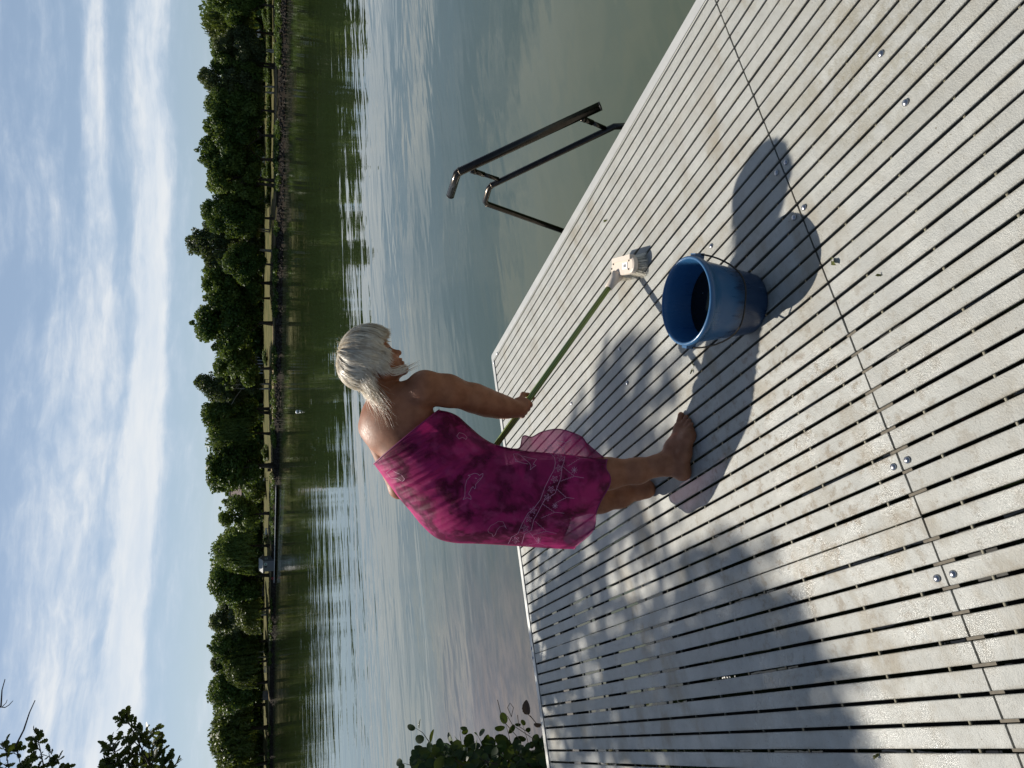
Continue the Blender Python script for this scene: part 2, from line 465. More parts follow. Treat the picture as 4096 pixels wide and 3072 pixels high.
# edge trim: right side and far end
def trim_ring(y_out, y_in, z0, z1):
    pass
XO, XI = 0.128, 0.0735
yb = lambda x: back_y(x) + 0.0185
yo = lambda x: back_y(x) + 0.0600
mb = MB()
r = 0.022
cor = [(XO, yo(XO) - r)] + [(XO - r + r * math.cos(a), yo(XO) - r + r * math.sin(a)) for a in np.linspace(0.3, 1.27, 5)] + [(XO - r, yo(XO - r))]
outer = [(XO, -3.4)] + cor + [(XL - 0.1, yo(XL - 0.1))]
inner = [(XI, -3.4)] + [(XI, yb(XI))] * len(cor) + [(XL - 0.1, yb(XL - 0.1))]
n = len(outer); vs = []
for z in (0.001, -0.16):
    vs += [(x, y, z) for x, y in outer] + [(x, y, z) for x, y in inner]
fs = []
for i in range(n - 1):
    fs += [(i, i + 1, n + i + 1, n + i), (2 * n + i + 1, 2 * n + i, i, i + 1)[::1], (n + i, n + i + 1, 3 * n + i + 1, 3 * n + i)]
mb.add(vs, fs)
mb.build('edge_trim', M_TRIM, jetty)
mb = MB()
gap_rim = [(XI - 0.0005, back_y(XI) + 0.0006), (XL - 0.1, back_y(XL - 0.1) + 0.0006), (XL - 0.1, yb(XL - 0.1) - 0.0006), (XI - 0.0005, yb(XI) - 0.0006)]
mb.add([(x, y, z) for z in (-0.006, -0.02) for x, y in gap_rim], [(0, 3, 2, 1), (4, 5, 6, 7), (0, 1, 5, 4), (1, 2, 6, 5), (2, 3, 7, 6), (3, 0, 4, 7)])
mb.build('gap_shade_strip', simple('gap_shade_black', (0.010, 0.010, 0.010), 0.8), jetty)  # added black strip that paints the shade in the trim gap; no real seal
mb = MB()
mb.box((0.0685, -0.2, -0.016), (0.006, 6.46, 0.030))
mb.build('edge_strip', simple('edge_strip', (0.50, 0.49, 0.43), 0.5, var=0.1), jetty)
# dark substructure
mb = MB()
for x in (-0.05, -0.85, -1.65, -2.45, -3.15): mb.box((x, -0.18, -0.11), (0.10, 6.40, 0.11))
for y in (-3.2, -2.4, -1.6, -0.8, 0.0, 0.8, 1.6, 2.4, 2.95): mb.box((-1.55, y, -0.2), (3.2, 0.09, 0.066))
mb.build('joists', M_DARK, jetty)
for x, y in ((-0.1, 2.7), (-3.0, 2.7), (-0.1, -3.0), (-3.0, -3.0), (-1.6, 2.7)):
    mb = MB(); mb.tube([(x, y, -0.24), (x, y, -2.2)], 0.07, 12); mb.build('support_pile', M_DARK, jetty, True)
BOLTS = [(3525, 215.5), (3623, 411), (3145, 649), (3107.5, 691), (3217, 829.7), (3177, 870), (3574.8, 1867.6), (3630, 1840),
         (3749, 2313.6), (3813.6, 2296), (2846.5, 984), (2480, 1397), (2510, 1532), (2287, 1614), (1990, 1414), (1977, 1450), (2126.6, 2593.6), (2131.5, 2631)]
def dome(c, r=0.0098):
    mb = MB()
    mb.lathe(c, [(r, -0.002), (r, 0.0008), (r * 0.93, r * 0.28), (r * 0.7, r * 0.5), (r * 0.35, r * 0.62), (r * 0.05, r * 0.66)], 16)
    return mb
for bx, by in BOLTS:
    g = ground(bx, by)
    dome((g[0], g[1], 0.001)).build('bolt', M_STEEL, jetty, True)

# ------------------------------------------------------------------ ladder handrail
m, T, b = newmat('brushed_steel')
b.inputs['Metallic'].default_value = 1.0
T.set(b.inputs['Base Color'], T.mix(T.noise(T.pos(), 40, 3), (0.042, 0.036, 0.030, 1), (0.080, 0.070, 0.058, 1)))
T.set(b.inputs['Roughness'], T.ramp(T.noise(T.pos(), 25, 3), 0.3, 0.7, 0.16, 0.30))
M_RAIL = m
PX = 0.245
def plane_x(x, y, X=PX):
    d = ray(x, y); return CAM + d * ((X - CAM[0]) / d[0])
rail = empty('ladder_rail', (PX, 1.2, 0))
tag(rail, 'dark stainless steel grab rail of the bathing ladder at the jetty edge', 'handrail')
A0, A1, A2 = plane_x(1802, 781), plane_x(1830, 690), plane_x(2400, 425)
B0, B1, B2, B3 = plane_x(2255, 925), plane_x(1938, 812), plane_x(1958, 745), plane_x(2457, 506)
mb = MB(); mb.tube([A0, A0 + (A1 - A0) * 0.96, A1 + (A2 - A1) * 0.02, A2], 0.0215, 18); mb.build('grip_tube', M_RAIL, rail, True).data
Bf = B0.copy(); Bf[2] = -0.45; Bf[1] += 0.03
mb = MB()
mb.tube([Bf, B0, B1 + (B0 - B1) * 0.03, B1 + (B2 - B1) * 0.12, B1 + (B2 - B1) * 0.88, B2 + (B3 - B2) * 0.02, B3, B3 + np.array([-0.01, -0.02, -0.05]), B3 + np.array([-0.01, -0.03, -0.45])], 0.0158, 16)
mb.build('frame_tube', M_RAIL, rail, True)
M_WELD = simple('weld', (0.16, 0.13, 0.10), 0.35, 0.9, var=0.5, scale=300, bump=0.6)
for q_, t_, r_ in ((A1, A2 - A1, .0222), (B1, B0 - B1, .0165), (B2, B3 - B2, .0165)):
    mb = MB(); t_ = nrm(t_); mb.tube([q_ + t_ * .012, q_ + t_ * .017], r_, 18); mb.build('weld_bead', M_WELD, rail, True)
for (ax_, bx_) in (((1887, 682), (1993, 717)), ((2327, 473), (2420, 513))):
    a, c_ = plane_x(*ax_), plane_x(*bx_)
    mb = MB(); mid = a + (c_ - a) * 0.45
    mb.tube([a, mid], 0.0135, 12); mb.tube([mid, c_], 0.0112, 12); mb.tube([a - (c_ - a) * 0.02, a + (c_ - a) * 0.14], 0.0155, 12)
    mb.build('connector', M_RAIL, rail, True)
M_CAP = simple('black_cap', (0.012, 0.012, 0.013), 0.5)
for e_, d0 in ((A0, A1), (A2, A1)):
    mb = MB(); mb.tube([e_, e_ + nrm(e_ - d0) * 0.004], 0.0218, 18); mb.build('end_cap', M_CAP, rail, True)
for q in (B0, B3):
    mb = MB(); mb.box((0.19, q[1], -0.1), (0.11, 0.05, 0.03)); mb.build('bracket', M_RAIL, rail)

# ------------------------------------------------------------------ bucket
BC = np.array([-1.1198, 0.3438, 0.0])
bucket = empty('bucket', BC)
tag(bucket, 'blue plastic bucket of dark water with wire handle on the jetty', 'bucket')
m, T, b = newmat('blue_plastic')
p = T.pos(); z = T.node('ShaderNodeSeparateXYZ', {0: p}).outputs[2]
streak = T.noise(T.mapping(p, scale=(1, 1, 0.12)), 42, 5, 0.6)
f = T.ramp(T.math('ADD', z, T.math('MULTIPLY', T.math('SUBTRACT', streak, 0.5), 0.12)), 0.10, 0.16)
wetblue = T.mix(streak, (0.010, 0.026, 0.065, 1), (0.018, 0.044, 0.10, 1))
dry = T.mix(T.noise(p, 18, 4), (0.022, 0.085, 0.195, 1), (0.034, 0.120, 0.25, 1))
cc = T.mix(f, wetblue, dry)
scr = T.ramp(T.noise(T.mapping(p, scale=(1, 1, 0.2)), 95, 3, 0.6), 0.64, 0.70)
cc = T.mix(T.math('MULTIPLY', scr, T.math('MULTIPLY', T.ramp(z, 0.16, 0.06), 0.4)), cc, (0.16, 0.24, 0.33, 1))
T.set(b.inputs['Base Color'], cc)
T.set(b.inputs['Roughness'], T.ramp(streak, 0.3, 0.7, 0.24, 0.42))
T.set(b.inputs['Normal'], T.bump(T.noise(p, 14, 3), 0.15, 0.01))
M_BLUE = m
mb = MB()
mb.lathe(BC, [(0.088, 0.004), (0.100, 0.0), (0.105, 0.004), (0.108, 0.02), (0.128, 0.14), (0.1385, 0.205), (0.1395, 0.232),
              (0.1425, 0.234), (0.1500, 0.236), (0.1512, 0.246), (0.1500, 0.2545), (0.1465, 0.2585), (0.1415, 0.2575), (0.1385, 0.250),
              (0.1352, 0.235), (0.126, 0.15), (0.1035, 0.015), (0.02, 0.012)], 72)
mb.build('bucket_wall', M_BLUE, bucket, True)
m, T, b = newmat('bucket_water')
b.inputs['Base Color'].default_value = (0.006, 0.009, 0.010, 1); b.inputs['Roughness'].default_value = 0.03; b.inputs['IOR'].default_value = 1.333
foam = T.ramp(T.noise(T.pos(), 60, 4, 0.6), 0.70, 0.74)
T.set(b.inputs['Base Color'], T.mix(foam, (0.006, 0.009, 0.010, 1), (0.22, 0.25, 0.27, 1)))
T.set(b.inputs['Normal'], T.bump(T.noise(T.pos(), 14, 2), 0.2, 0.01))
mb = MB(); mb.lathe(BC, [(0.1245, 0.152), (0.06, 0.1515), (0.004, 0.1515)], 48, capb=False); mb.build('bucket_water', m, bucket, True)
ear = nrm([RIGHT[0], RIGHT[1], 0]); tow = nrm([-FWD[0], -FWD[1], 0]); tow = nrm(tow - 0.16 * ear)
ear = np.array([-tow[1], tow[0], 0]);  
if ear @ RIGHT < 0: ear = -ear
for s in (-1, 1):
    mb = MB(); c_ = BC + ear * s * 0.1515 + np.array([0, 0, 0.226])
    mb.box(c_, (0.020, 0.034, 0.034), (ear, tow, (0, 0, 1)), 0.8); mb.build('handle_lug', M_BLUE, bucket)
mb = MB(); pts = []
for k in range(25):
    a = math.pi * k / 24
    rr = 0.157 + 0.004 * math.sin(a) ** 2
    drop = 0.108; out = 0.1475
    s_ = math.sin(a) ** 0.9
    pts.append(BC + ear * math.cos(a) * rr + tow * s_ * out + np.array([0, 0, 0.228 - drop * s_ + 0.006 * math.sin(5 * a)]))
mb.tube(pts, 0.0029, 8); mb.build('wire_handle', simple('rusty_wire', (0.055, 0.048, 0.04), 0.45, 0.7, var=0.5, scale=120), bucket, True)

# ------------------------------------------------------------------ scrubbing brush
brush = empty('scrubbing_brush', (-0.545, 0.945, 0))
tag(brush, 'long handled deck scrubbing brush with green striped pole held by the woman', 'brush')
P0 = np.array([-0.547, 1.021, 0.064]); P1 = np.array([-1.260, 1.291, 0.669])
PD = nrm(P1 - P0)
m, T, b = newmat('green_pole')
pc = T.coord('Object')
# stripes run along the pole: use the angle round its axis
e1 = nrm(np.cross(PD, [0, 0, 1])); e2 = np.cross(PD, e1)
def dotc(v, org):
    dv = T.node('ShaderNodeVectorMath', {0: T.pos(), 1: tuple(org)}, operation='SUBTRACT').outputs[0]
    return T.node('ShaderNodeVectorMath', {0: dv, 1: tuple(v)}, operation='DOT_PRODUCT').outputs['Value']
ang = T.math('ARCTAN2', dotc(e1, P0), dotc(e2, P0))
st = T.math('ABSOLUTE', T.math('SUBTRACT', T.math('FRACT', T.math('MULTIPLY', T.math('ADD', ang, 3.15), 9 / 6.2832)), 0.5))
grn = T.mix(T.noise(T.pos(), 25, 3), (0.095, 0.150, 0.016, 1), (0.135, 0.20, 0.028, 1))
T.set(b.inputs['Base Color'], T.mix(T.ramp(st, 0.07, 0.12, 1, 0), grn, (0.33, 0.40, 0.17, 1)))
b.inputs['Roughness'].default_value = 0.32
mb = MB(); mb.tube([P0 + PD * 0.02, P0 + PD * 1.10], 0.0128, 20); mb.build('pole', m, brush, True)
ba = np.array([-0.478, 1.066, 0]); bb = np.array([-0.592, 0.858, 0])
ux = nrm(bb - ba); uy = np.array([-ux[1], ux[0], 0]); uz = np.array([0, 0, 1.0])
bc = (ba + bb) / 2 + np.array([0, 0, 0.052]); Lh = np.linalg.norm(bb - ba) / 2
M_CREAM = simple('cream_plastic', (0.66, 0.57, 0.48), 0.45, var=0.06, scale=40)
def slab(L, Wd, z0, z1, n=10, top=0.92):
    ring = []
    for s in (1, -1):
        for a in np.linspace(-math.pi / 2, math.pi / 2, n):
            ring.append((s * (L - Wd) + s * Wd * math.cos(a), s * Wd * math.sin(a)))
    vs = []; k = len(ring)
    for z, sc in ((z0, 0.97), (z0 + 0.004, 1.0), (z1 - 0.004, 1.0), (z1, top)):
        vs += [bc + ux * x * (sc if sc < 1 else 1) + uy * y * sc + uz * (z - bc[2]) for x, y in ring]
    fs = []
    for j in range(3):
        for i in range(k):
            i2 = (i + 1) % k; fs.append((j * k + i, j * k + i2, (j + 1) * k + i2, (j + 1) * k + i))
    fs.append(tuple(reversed(range(k)))); fs.append(tuple(3 * k + i for i in range(k)))
    return vs, fs
Lh *= 0.93
mb = MB(); mb.add(*slab(Lh, 0.038, 0.040, 0.066)); mb.box(bc + uy * 0.034 + uz * 0.008, (Lh * 1.55, 0.022, 0.026), (ux, uy, uz))
mb.build('brush_head', M_CREAM, brush)
mb = MB()
sk0 = P0 + PD * 0.012; mb.tube([sk0 - PD * 0.02, sk0 + PD * 0.015, sk0 + PD * 0.062], [0.030, 0.0215, 0.0178], 16)
mb.build('pole_socket', M_CREAM, brush, True)
M_HOLE = simple('hole_dark', (0.03, 0.022, 0.012), 0.8)
for (a_, c_) in ((-0.72, 0.5), (-0.72, -0.45), (0.62, 0.5), (0.62, -0.45), (-0.88, 0.0)):
    q = bc + ux * a_ * Lh + uy * c_ * 0.04 + uz * 0.0152
    mb = MB(); mb.box(q, (0.009, 0.008, 0.0012), (ux, uy, uz)); mb.build('screw_hole', M_HOLE, brush)
mb = MB(); mb.box(bc + ux * 0.30 * Lh + uz * 0.0155, (0.045, 0.030, 0.001), (ux, uy, uz)); mb.build('paper_label', simple('label_paper', (0.8, 0.8, 0.79), 0.6, var=0.03), brush)
mb = MB()
for k in range(4): mb.box(bc + ux * (0.30 * Lh - 0.008 + 0.006 * k) + uz * 0.0163, (0.003, 0.014 - 0.002 * (k % 2), 0.0006), (ux, uy, uz))
mb.build('label_print', simple('label_ink', (0.06, 0.06, 0.07), 0.6), brush)
mb = MB()
for i in range(24):
    for j in range(8):
        a_ = -0.93 + 1.86 * i / 23; c_ = -0.85 + 1.7 * j / 7
        if abs(a_) > 0.85 and abs(c_) > 0.6: continue
        o = bc + ux * a_ * Lh + uy * c_ * 0.038 - uz * 0.010
        for t_ in range(6):
            e = o + ux * (a_ * 0.020 + random.uniform(-0.007, 0.007)) + uy * (c_ * 0.020 + random.uniform(-0.007, 0.007))
            e[2] = random.uniform(0.001, 0.006)
            mb.tube([o, (o + e) / 2 + ux * random.uniform(-.005, .005) + uy * random.uniform(-.004, .004), e], [0.0011, 0.0010, 0.0007], 3, caps=False)
mb.build('bristles', simple('bristle', (0.74, 0.69, 0.58), 0.6, var=0.15, scale=60), brush)

# ------------------------------------------------------------------ small litter on the deck
M_LEAF_D = leafmat('fallen_leaf', (0.07, 0.085, 0.02), (0.16, 0.15, 0.05), 0.15, 60)
def scrap(c, L, Wd, ang, seed, label):
    rr = random.Random(seed); d = np.array([math.cos(ang), math.sin(ang), 0]); s = np.array([-d[1], d[0], 0]); vs = []; n = 9
    for i in range(n):
        t = i / (n - 1); wv_ = Wd * math.sin(math.pi * min(1, t * 0.95 + 0.03)) ** 0.7 * (1 + rr.uniform(-0.25, 0.25))
        mid = np.asarray(c) + d * L * (t - 0.5) + np.array([0, 0, 0.003 + 0.006 * math.sin(t * 5 + seed)])
        vs += [mid - s * wv_ + np.array([0, 0, 0.004 * abs(math.sin(seed + t * 3))]), mid + np.array([0, 0, -0.001]), mid + s * wv_ + np.array([0, 0, 0.003])]
    fs = []
    for i in range(n - 1):
        for k in range(2): fs.append((i * 3 + k, i * 3 + k + 1, (i + 1) * 3 + k + 1, (i + 1) * 3 + k))
    mb = MB(); mb.add(vs, fs); o = mb.build('fallen_leaf', M_LEAF_D, None, True)
    tag(o, label, 'leaf', 'leaf scraps lying on the jetty')
for (x, y, L, Wd, a, lab) in ((3337, 1046, 0.040, 0.008, 0.4, 'crumpled green leaf scrap on the slats just past the bucket shadow'),
                             (2773, 1470, 0.052, 0.006, 2.5, 'long dark green leaf scrap between the bucket and the bare foot'),
                             (2424, 885, 0.030, 0.006, 1.2, 'small leaf scrap on the slats nearest the ladder rail'),
                             (3522, 1101, 0.012, 0.004, 0.9, 'tiny leaf scrap alone on the near slats right of the seam'),
                             (3510, 3024, 0.020, 0.005, 2.2, 'tiny green leaf scrap at the left edge of the near deck')):
    g = ground(x, y); scrap((g[0], g[1], 0.001), L, Wd, a, int(x), lab)

# ------------------------------------------------------------------ buoy
g = ground(1192, 1647, WATER_Z)
buoy = empty('buoy', g); tag(buoy, 'small white round buoy with a dark band floating far out', 'buoy')
mb = MB(); mb.lathe(g, [(0.01, -0.12), (0.12, -0.07), (0.145, 0.01), (0.126, 0.10), (0.07, 0.16), (0.02, 0.175)], 20); mb.build('float', simple('buoy_white', (0.78, 0.8, 0.8), 0.4), buoy, True)
mb = MB(); mb.lathe(g, [(0.147, -0.005), (0.149, 0.02), (0.145, 0.045)], 20, False, False); mb.build('band', simple('buoy_band', (0.10, 0.10, 0.05), 0.5), buoy, True)
# ------------------------------------------------------------------ the woman: one continuous body from a signed distance field
class Field:
    def __init__(self, lo, hi, h):
        self.lo = np.array(lo, float); self.h = h
        self.n = np.ceil((np.array(hi) - self.lo) / h).astype(int) + 1
        self.F = np.full(self.n, 0.25, np.float32)
    def _win(self, lo, hi, m):
        a = np.clip(np.floor((np.array(lo) - m - self.lo) / self.h).astype(int), 0, self.n - 1)
        b = np.clip(np.ceil((np.array(hi) + m - self.lo) / self.h).astype(int) + 1, 1, self.n)
        sl = tuple(slice(i, j) for i, j in zip(a, b))
        g = np.meshgrid(*[self.lo[k] + self.h * np.arange(a[k], b[k]) for k in range(3)], indexing='ij')
        return sl, g
    def _put(self, sl, d, k, sub):
        a = self.F[sl]; d = d.astype(np.float32)
        if sub:
            d = -d
            hh = np.clip(0.5 - 0.5 * (a - d) / k, 0, 1)
            self.F[sl] = a + (d - a) * hh + k * hh * (1 - hh)
        else:
            hh = np.clip(0.5 + 0.5 * (d - a) / k, 0, 1)
            self.F[sl] = d + (a - d) * hh - k * hh * (1 - hh)
    def cone(self, a, b, ra, rb, k=0.015, sub=False):
        a = np.asarray(a, float); b = np.asarray(b, float); R_ = max(ra, rb)
        sl, (X, Y, Z) = self._win(np.minimum(a, b) - R_, np.maximum(a, b) + R_, 0.05)
        d = b - a; L2 = d @ d + 1e-12
        t = np.clip(((X - a[0]) * d[0] + (Y - a[1]) * d[1] + (Z - a[2]) * d[2]) / L2, 0, 1)
        dist = np.sqrt((X - a[0] - t * d[0]) ** 2 + (Y - a[1] - t * d[1]) ** 2 + (Z - a[2] - t * d[2]) ** 2) - (ra + (rb - ra) * t)
        self._put(sl, dist, k, sub)
    def chain(self, pts, rs, k=0.02):
        for i in range(len(pts) - 1): self.cone(pts[i], pts[i + 1], rs[i], rs[i + 1], k)
    def ball(self, c, r, k=0.015, sub=False): self.cone(c, np.asarray(c) + 1e-5, r, r, k, sub)
    def ell(self, c, axes, rad, k=0.02, sub=False):
        c = np.asarray(c, float); A = np.array(axes, float); R_ = max(rad)
        sl, (X, Y, Z) = self._win(c - R_, c + R_, 0.05)
        dx, dy, dz = X - c[0], Y - c[1], Z - c[2]
        q = [(A[i][0] * dx + A[i][1] * dy + A[i][2] * dz) for i in range(3)]
        k0 = np.sqrt(sum((q[i] / rad[i]) ** 2 for i in range(3))); k1 = np.sqrt(sum((q[i] / rad[i] ** 2) ** 2 for i in range(3))) + 1e-9
        self._put(sl, k0 * (k0 - 1) / k1, k, sub)
    def mesh(self, name):
        F_ = self.F; ins = F_ < 0
        n0, n1, n2 = F_.shape
        c = [(i, j, k) for i in (0, 1) for j in (0, 1) for k in (0, 1)]
        sub = lambda A, i, j, k: A[i:n0 - 1 + i, j:n1 - 1 + j, k:n2 - 1 + k]
        cnt = sum(sub(ins, *q).astype(np.int8) for q in c)
        cells = np.argwhere((cnt > 0) & (cnt < 8))
        vid = np.full((n0 - 1, n1 - 1, n2 - 1), -1, np.int32)
        vid[tuple(cells.T)] = np.arange(len(cells))
        acc = np.zeros((len(cells), 3)); num = np.zeros(len(cells))
        for ax in range(3):
            o = [q for q in c if q[ax] == 0]
            for q in o:
                q2 = list(q); q2[ax] = 1
                fa = F_[cells[:, 0] + q[0], cells[:, 1] + q[1], cells[:, 2] + q[2]]
                fb = F_[cells[:, 0] + q2[0], cells[:, 1] + q2[1], cells[:, 2] + q2[2]]
                s = (fa < 0) != (fb < 0)
                t = np.where(s, fa / np.where(s, fa - fb, 1), 0)
                p = np.tile(np.array(q, float), (len(cells), 1)); p[:, ax] += t
                acc[s] += p[s]; num[s] += 1
        V = self.lo + self.h * (cells + acc / num[:, None])
        Q = []
        for ax in range(3):
            u, v_ = (ax + 1) % 3, (ax + 2) % 3
            s0 = [slice(0, n) for n in F_.shape]; s1 = list(s0)
            s0[ax] = slice(0, F_.shape[ax] - 1); s1[ax] = slice(1, F_.shape[ax])
            A, B_ = ins[tuple(s0)], ins[tuple(s1)]
            for flip, Msk in ((False, A & ~B_), (True, ~A & B_)):
                e = np.argwhere(Msk)
                e = e[(e[:, u] > 0) & (e[:, v_] > 0) & (e[:, u] < F_.shape[u] - 1) & (e[:, v_] < F_.shape[v_] - 1)]
                if not len(e): continue
                def g(du, dv):
                    x = e.copy(); x[:, u] -= du; x[:, v_] -= dv
                    return vid[x[:, 0], x[:, 1], x[:, 2]]
                q = np.stack([g(1, 1), g(0, 1), g(0, 0), g(1, 0)], 1)
                Q.append(q[:, ::-1] if flip else q)
        return quads_mesh(name, V, np.concatenate(Q))

VIEW = FWD                                  # design axes: photo plane plus depth
fld = Field((-1.90, 0.72, -0.008), (-0.78, 1.66, 1.42), 0.0042)
def axes_from(a, b, spine):
    """unit axes: a->b, roughly along spine, and the third"""
    e0 = nrm(b - a); e1 = np.asarray(spine) - e0 * (np.asarray(spine) @ e0); e1 = nrm(e1)
    return [e0, e1, np.cross(e0, e1)]
spine = nrm(at(1560, 1640, 2.90) - at(1880, 2030, 2.92))
# torso
A = axes_from(at(1440, 1762, 2.99), at(1742, 1600, 2.83), spine)
fld.ell(at(1592, 1696, 2.905), A, (0.170, 0.160, 0.090), 0.03)
fld.ell(at(1682, 1815, 2.91), axes_from(at(1559, 1943, 2.97), at(1830, 1666, 2.86), spine), (0.160, 0.14, 0.085), 0.04)
fld.ell(at(1790, 1915, 2.92), axes_from(at(1670, 2070, 2.95), at(1950, 1765, 2.89), spine), (0.160, 0.13, 0.090), 0.04)
fld.ell(at(1895, 1995, 2.92), axes_from(at(1790, 2165, 2.95), at(2030, 1795, 2.89), spine), (0.175, 0.14, 0.110), 0.04)
fld.ball(at(1800, 1725, 2.93), 0.065, 0.03)
# shoulders and shoulder blades, trapezius, neck
fld.ball(at(1700, 1553, 2.83), 0.064, 0.04); fld.ball(at(1497, 1707, 2.99), 0.060, 0.04)
fld.ell(at(1520, 1738, 2.925), A, (0.050, 0.060, 0.022), 0.035)
fld.cone(at(1690, 1560, 2.84), at(1560, 1585, 2.87), 0.050, 0.045, 0.04)
fld.cone(at(1500, 1705, 2.97), at(1545, 1590, 2.89), 0.045, 0.045, 0.04)
fld.cone(at(1580, 1640, 2.90), at(1512, 1525, 2.875), 0.056, 0.050, 0.03)
# right arm, reaching down to the pole
fld.chain([at(1702, 1548, 2.82), at(1790, 1563, 2.86), at(1900, 1594, 2.92), at(1950, 1612, 2.95), at(2000, 1625, 2.975), at(2035, 1632, 2.995), at(2072, 1638, 3.012)],
          [0.062, 0.062, 0.056, 0.053, 0.046, 0.037, 0.0285], 0.03)
# left arm, mostly hidden behind the body
fld.chain([at(1497, 1712, 3.0), at(1598, 1952, 3.07), at(1760, 1930, 3.08), at(1880, 1880, 3.02)], [0.055, 0.044, 0.036, 0.027], 0.02)
# legs
fld.chain([at(1960, 1965, 2.905), at(2130, 1925, 2.875), at(2300, 1893, 2.845), at(2430, 1895, 2.845), at(2550, 1884, 2.84), at(2632, 1862, 2.838), at(2668, 1858, 2.836)],
          [0.092, 0.080, 0.062, 0.0605, 0.0475, 0.0385, 0.036], 0.03)
fld.ball(at(2672, 1880, 2.822), 0.016, 0.02)
fld.chain([at(1960, 2065, 2.97), at(2130, 2035, 2.99), at(2290, 2006, 3.0), at(2400, 1998, 3.02), at(2480, 1985, 3.045), at(2552, 1962, 3.07)],
          [0.095, 0.080, 0.060, 0.054, 0.046, 0.034], 0.03)
# right foot
G = lambda x, y, z: ground(x, y, z)
heel = G(2724, 1884, 0.030); ank = at(2662, 1858, 2.836)
fld.chain([ank, heel], [0.036, 0.031], 0.02)
fld.ball(G(2735, 1893, 0.024), 0.026, 0.02)
mid = at(2693, 1792, 2.845)
bi, bo = G(2722, 1712, 0.024), G(2757, 1742, 0.020)
fld.chain([ank, mid, bi], [0.036, 0.030, 0.023], 0.025)
fld.chain([heel, (heel + bo) / 2 + np.array([0, 0, .004]), bo], [0.029, 0.026, 0.020], 0.025)
fld.chain([mid, bo], [0.028, 0.020], 0.025)
fld.chain([bi, bo], [0.023, 0.020], 0.02)
for k, (tx, ty, r_) in enumerate(((2724, 1660, 0.0128), (2745, 1668, 0.0098), (2757, 1682, 0.0092), (2766, 1697, 0.0088), (2769, 1716, 0.0086))):
    base = bi + (bo - bi) * (k / 4) + np.array([0, 0, -0.003])
    tip = G(tx, ty, r_ + 0.001); kn = base + (tip - base) * 0.55 + np.array([0, 0, 0.006])
    fld.chain([base, kn, tip], [r_ * 1.1, r_ * 0.95, r_], 0.006)
# left foot
hl = G(2583, 1956, 0.030); al = at(2552, 1962, 3.07)
fld.chain([al, hl], [0.034, 0.031], 0.02); fld.ball(G(2592, 1958, 0.022), 0.027, 0.02)
b2 = G(2535, 1868, 0.022); b3 = G(2525, 1885, 0.022)
fld.chain([al, (al + b2) / 2 + np.array([0, 0, .0]), b2], [0.035, 0.030, 0.021], 0.025)
fld.chain([hl, b3], [0.029, 0.021], 0.025); fld.chain([hl, b2], [0.029, 0.021], 0.025); fld.chain([b2, b3], [0.022, 0.021], 0.02)
for k in range(5):
    base = b2 + (b3 - b2) * (k / 4); tip = G(2518 - 2 * k, 1842 + 4 * k, 0.011); fld.chain([base, tip], [0.012, 0.010 if k else 0.0125], 0.006)
# hands closed round the pole
def fist(c, toward, thumb_dir, wrist, mir=1.0):
    """c on the pole axis; knuckles on the side of 'toward' the wrist; thumb side along thumb_dir"""
    td = nrm(thumb_dir); e_out = np.asarray(toward) - PD * (np.asarray(toward) @ PD); e_out = nrm(e_out)
    e_s = np.cross(td, e_out) * mir
    pr_ = 0.0128
    back = c + e_out * (pr_ + 0.017)
    fld.ell(back, [td, e_s, e_out], (0.040, 0.036, 0.0155), 0.012)
    fld.cone(wrist, back - e_s * 0.022, 0.0285, 0.020, 0.02)
    for k, (o, ln, r_) in enumerate(((0.031, 1.00, 0.0088), (0.0105, 1.12, 0.0092), (-0.0095, 1.05, 0.0088), (-0.0285, 0.85, 0.0078))):
        pts = []; R_ = pr_ + r_ + 0.0005
        for a in np.linspace(0.15, 0.15 + 3.7 * ln, 9):
            pts.append(c + td * o + e_out * math.cos(a) * (R_ + 0.006 * (a < 0.9)) + e_s * math.sin(a) * (R_ + 0.004 * (a < 1.4)))
        fld.chain(pts, np.linspace(r_ * 1.08, r_ * 0.9, 9), 0.004)
    tp = [back + td * 0.020 - e_s * 0.018, c + td * 0.052 - e_s * 0.030 + e_out * 0.012, c + td * 0.066 - e_s * 0.019 - e_out * 0.008, c + td * 0.070 + e_s * 0.004 - e_out * 0.021]
    fld.chain(tp, [0.0125, 0.0115, 0.0102, 0.009], 0.006)
wr = at(2072, 1638, 3.012)
HC = P0 + PD * float((at(2108, 1640, 3.03) - P0) @ PD)
fist(HC, wr - HC, -PD, wr)
HC2 = P0 + PD * 1.045
wl = at(1880, 1880, 3.02)
fist(HC2, np.array([0, 0, 1.0]), -PD, wl, -1.0)
# head: U = towards the crown, Fd = where the face points, S = her right side (towards the camera)
hs = 2.87 / F
U = nrm(RIGHT * 0.74 - DOWN * 0.67); Fd = nrm(RIGHT * 0.67 + DOWN * 0.74 + FWD * 0.16)
U = nrm(U - Fd * (U @ Fd)); S = nrm(np.cross(Fd, U))
if S @ FWD > 0: S = -S
Hc = at(1478, 1438, 2.87)
H = lambda f, u, s=0.0: Hc + Fd * f + U * u + S * s
HA = [Fd, U, S]
fld.ell(Hc, HA, (0.095, 0.088, 0.073), 0.02)
fld.ell(H(.036, -.058), HA, (.058, .080, .060), 0.02)
fld.cone(H(.005, -.095, .040), H(.072, -.124, .012), .022, .016, .015); fld.cone(H(.005, -.095, -.040), H(.072, -.124, -.012), .022, .016, .015)
fld.ball(H(.0765, -.122), .0175, .014)
fld.ell(H(.058, .004), HA, (.036, .040, .058), 0.015)
fld.cone(H(.082, -.018), H(.104, -.054), .0085, .0105, .010)
fld.ball(H(.107, -.0585), .0105, .006); fld.ball(H(.094, -.062, .012), .0078, .006); fld.ball(H(.094, -.062, -.012), .0078, .006)
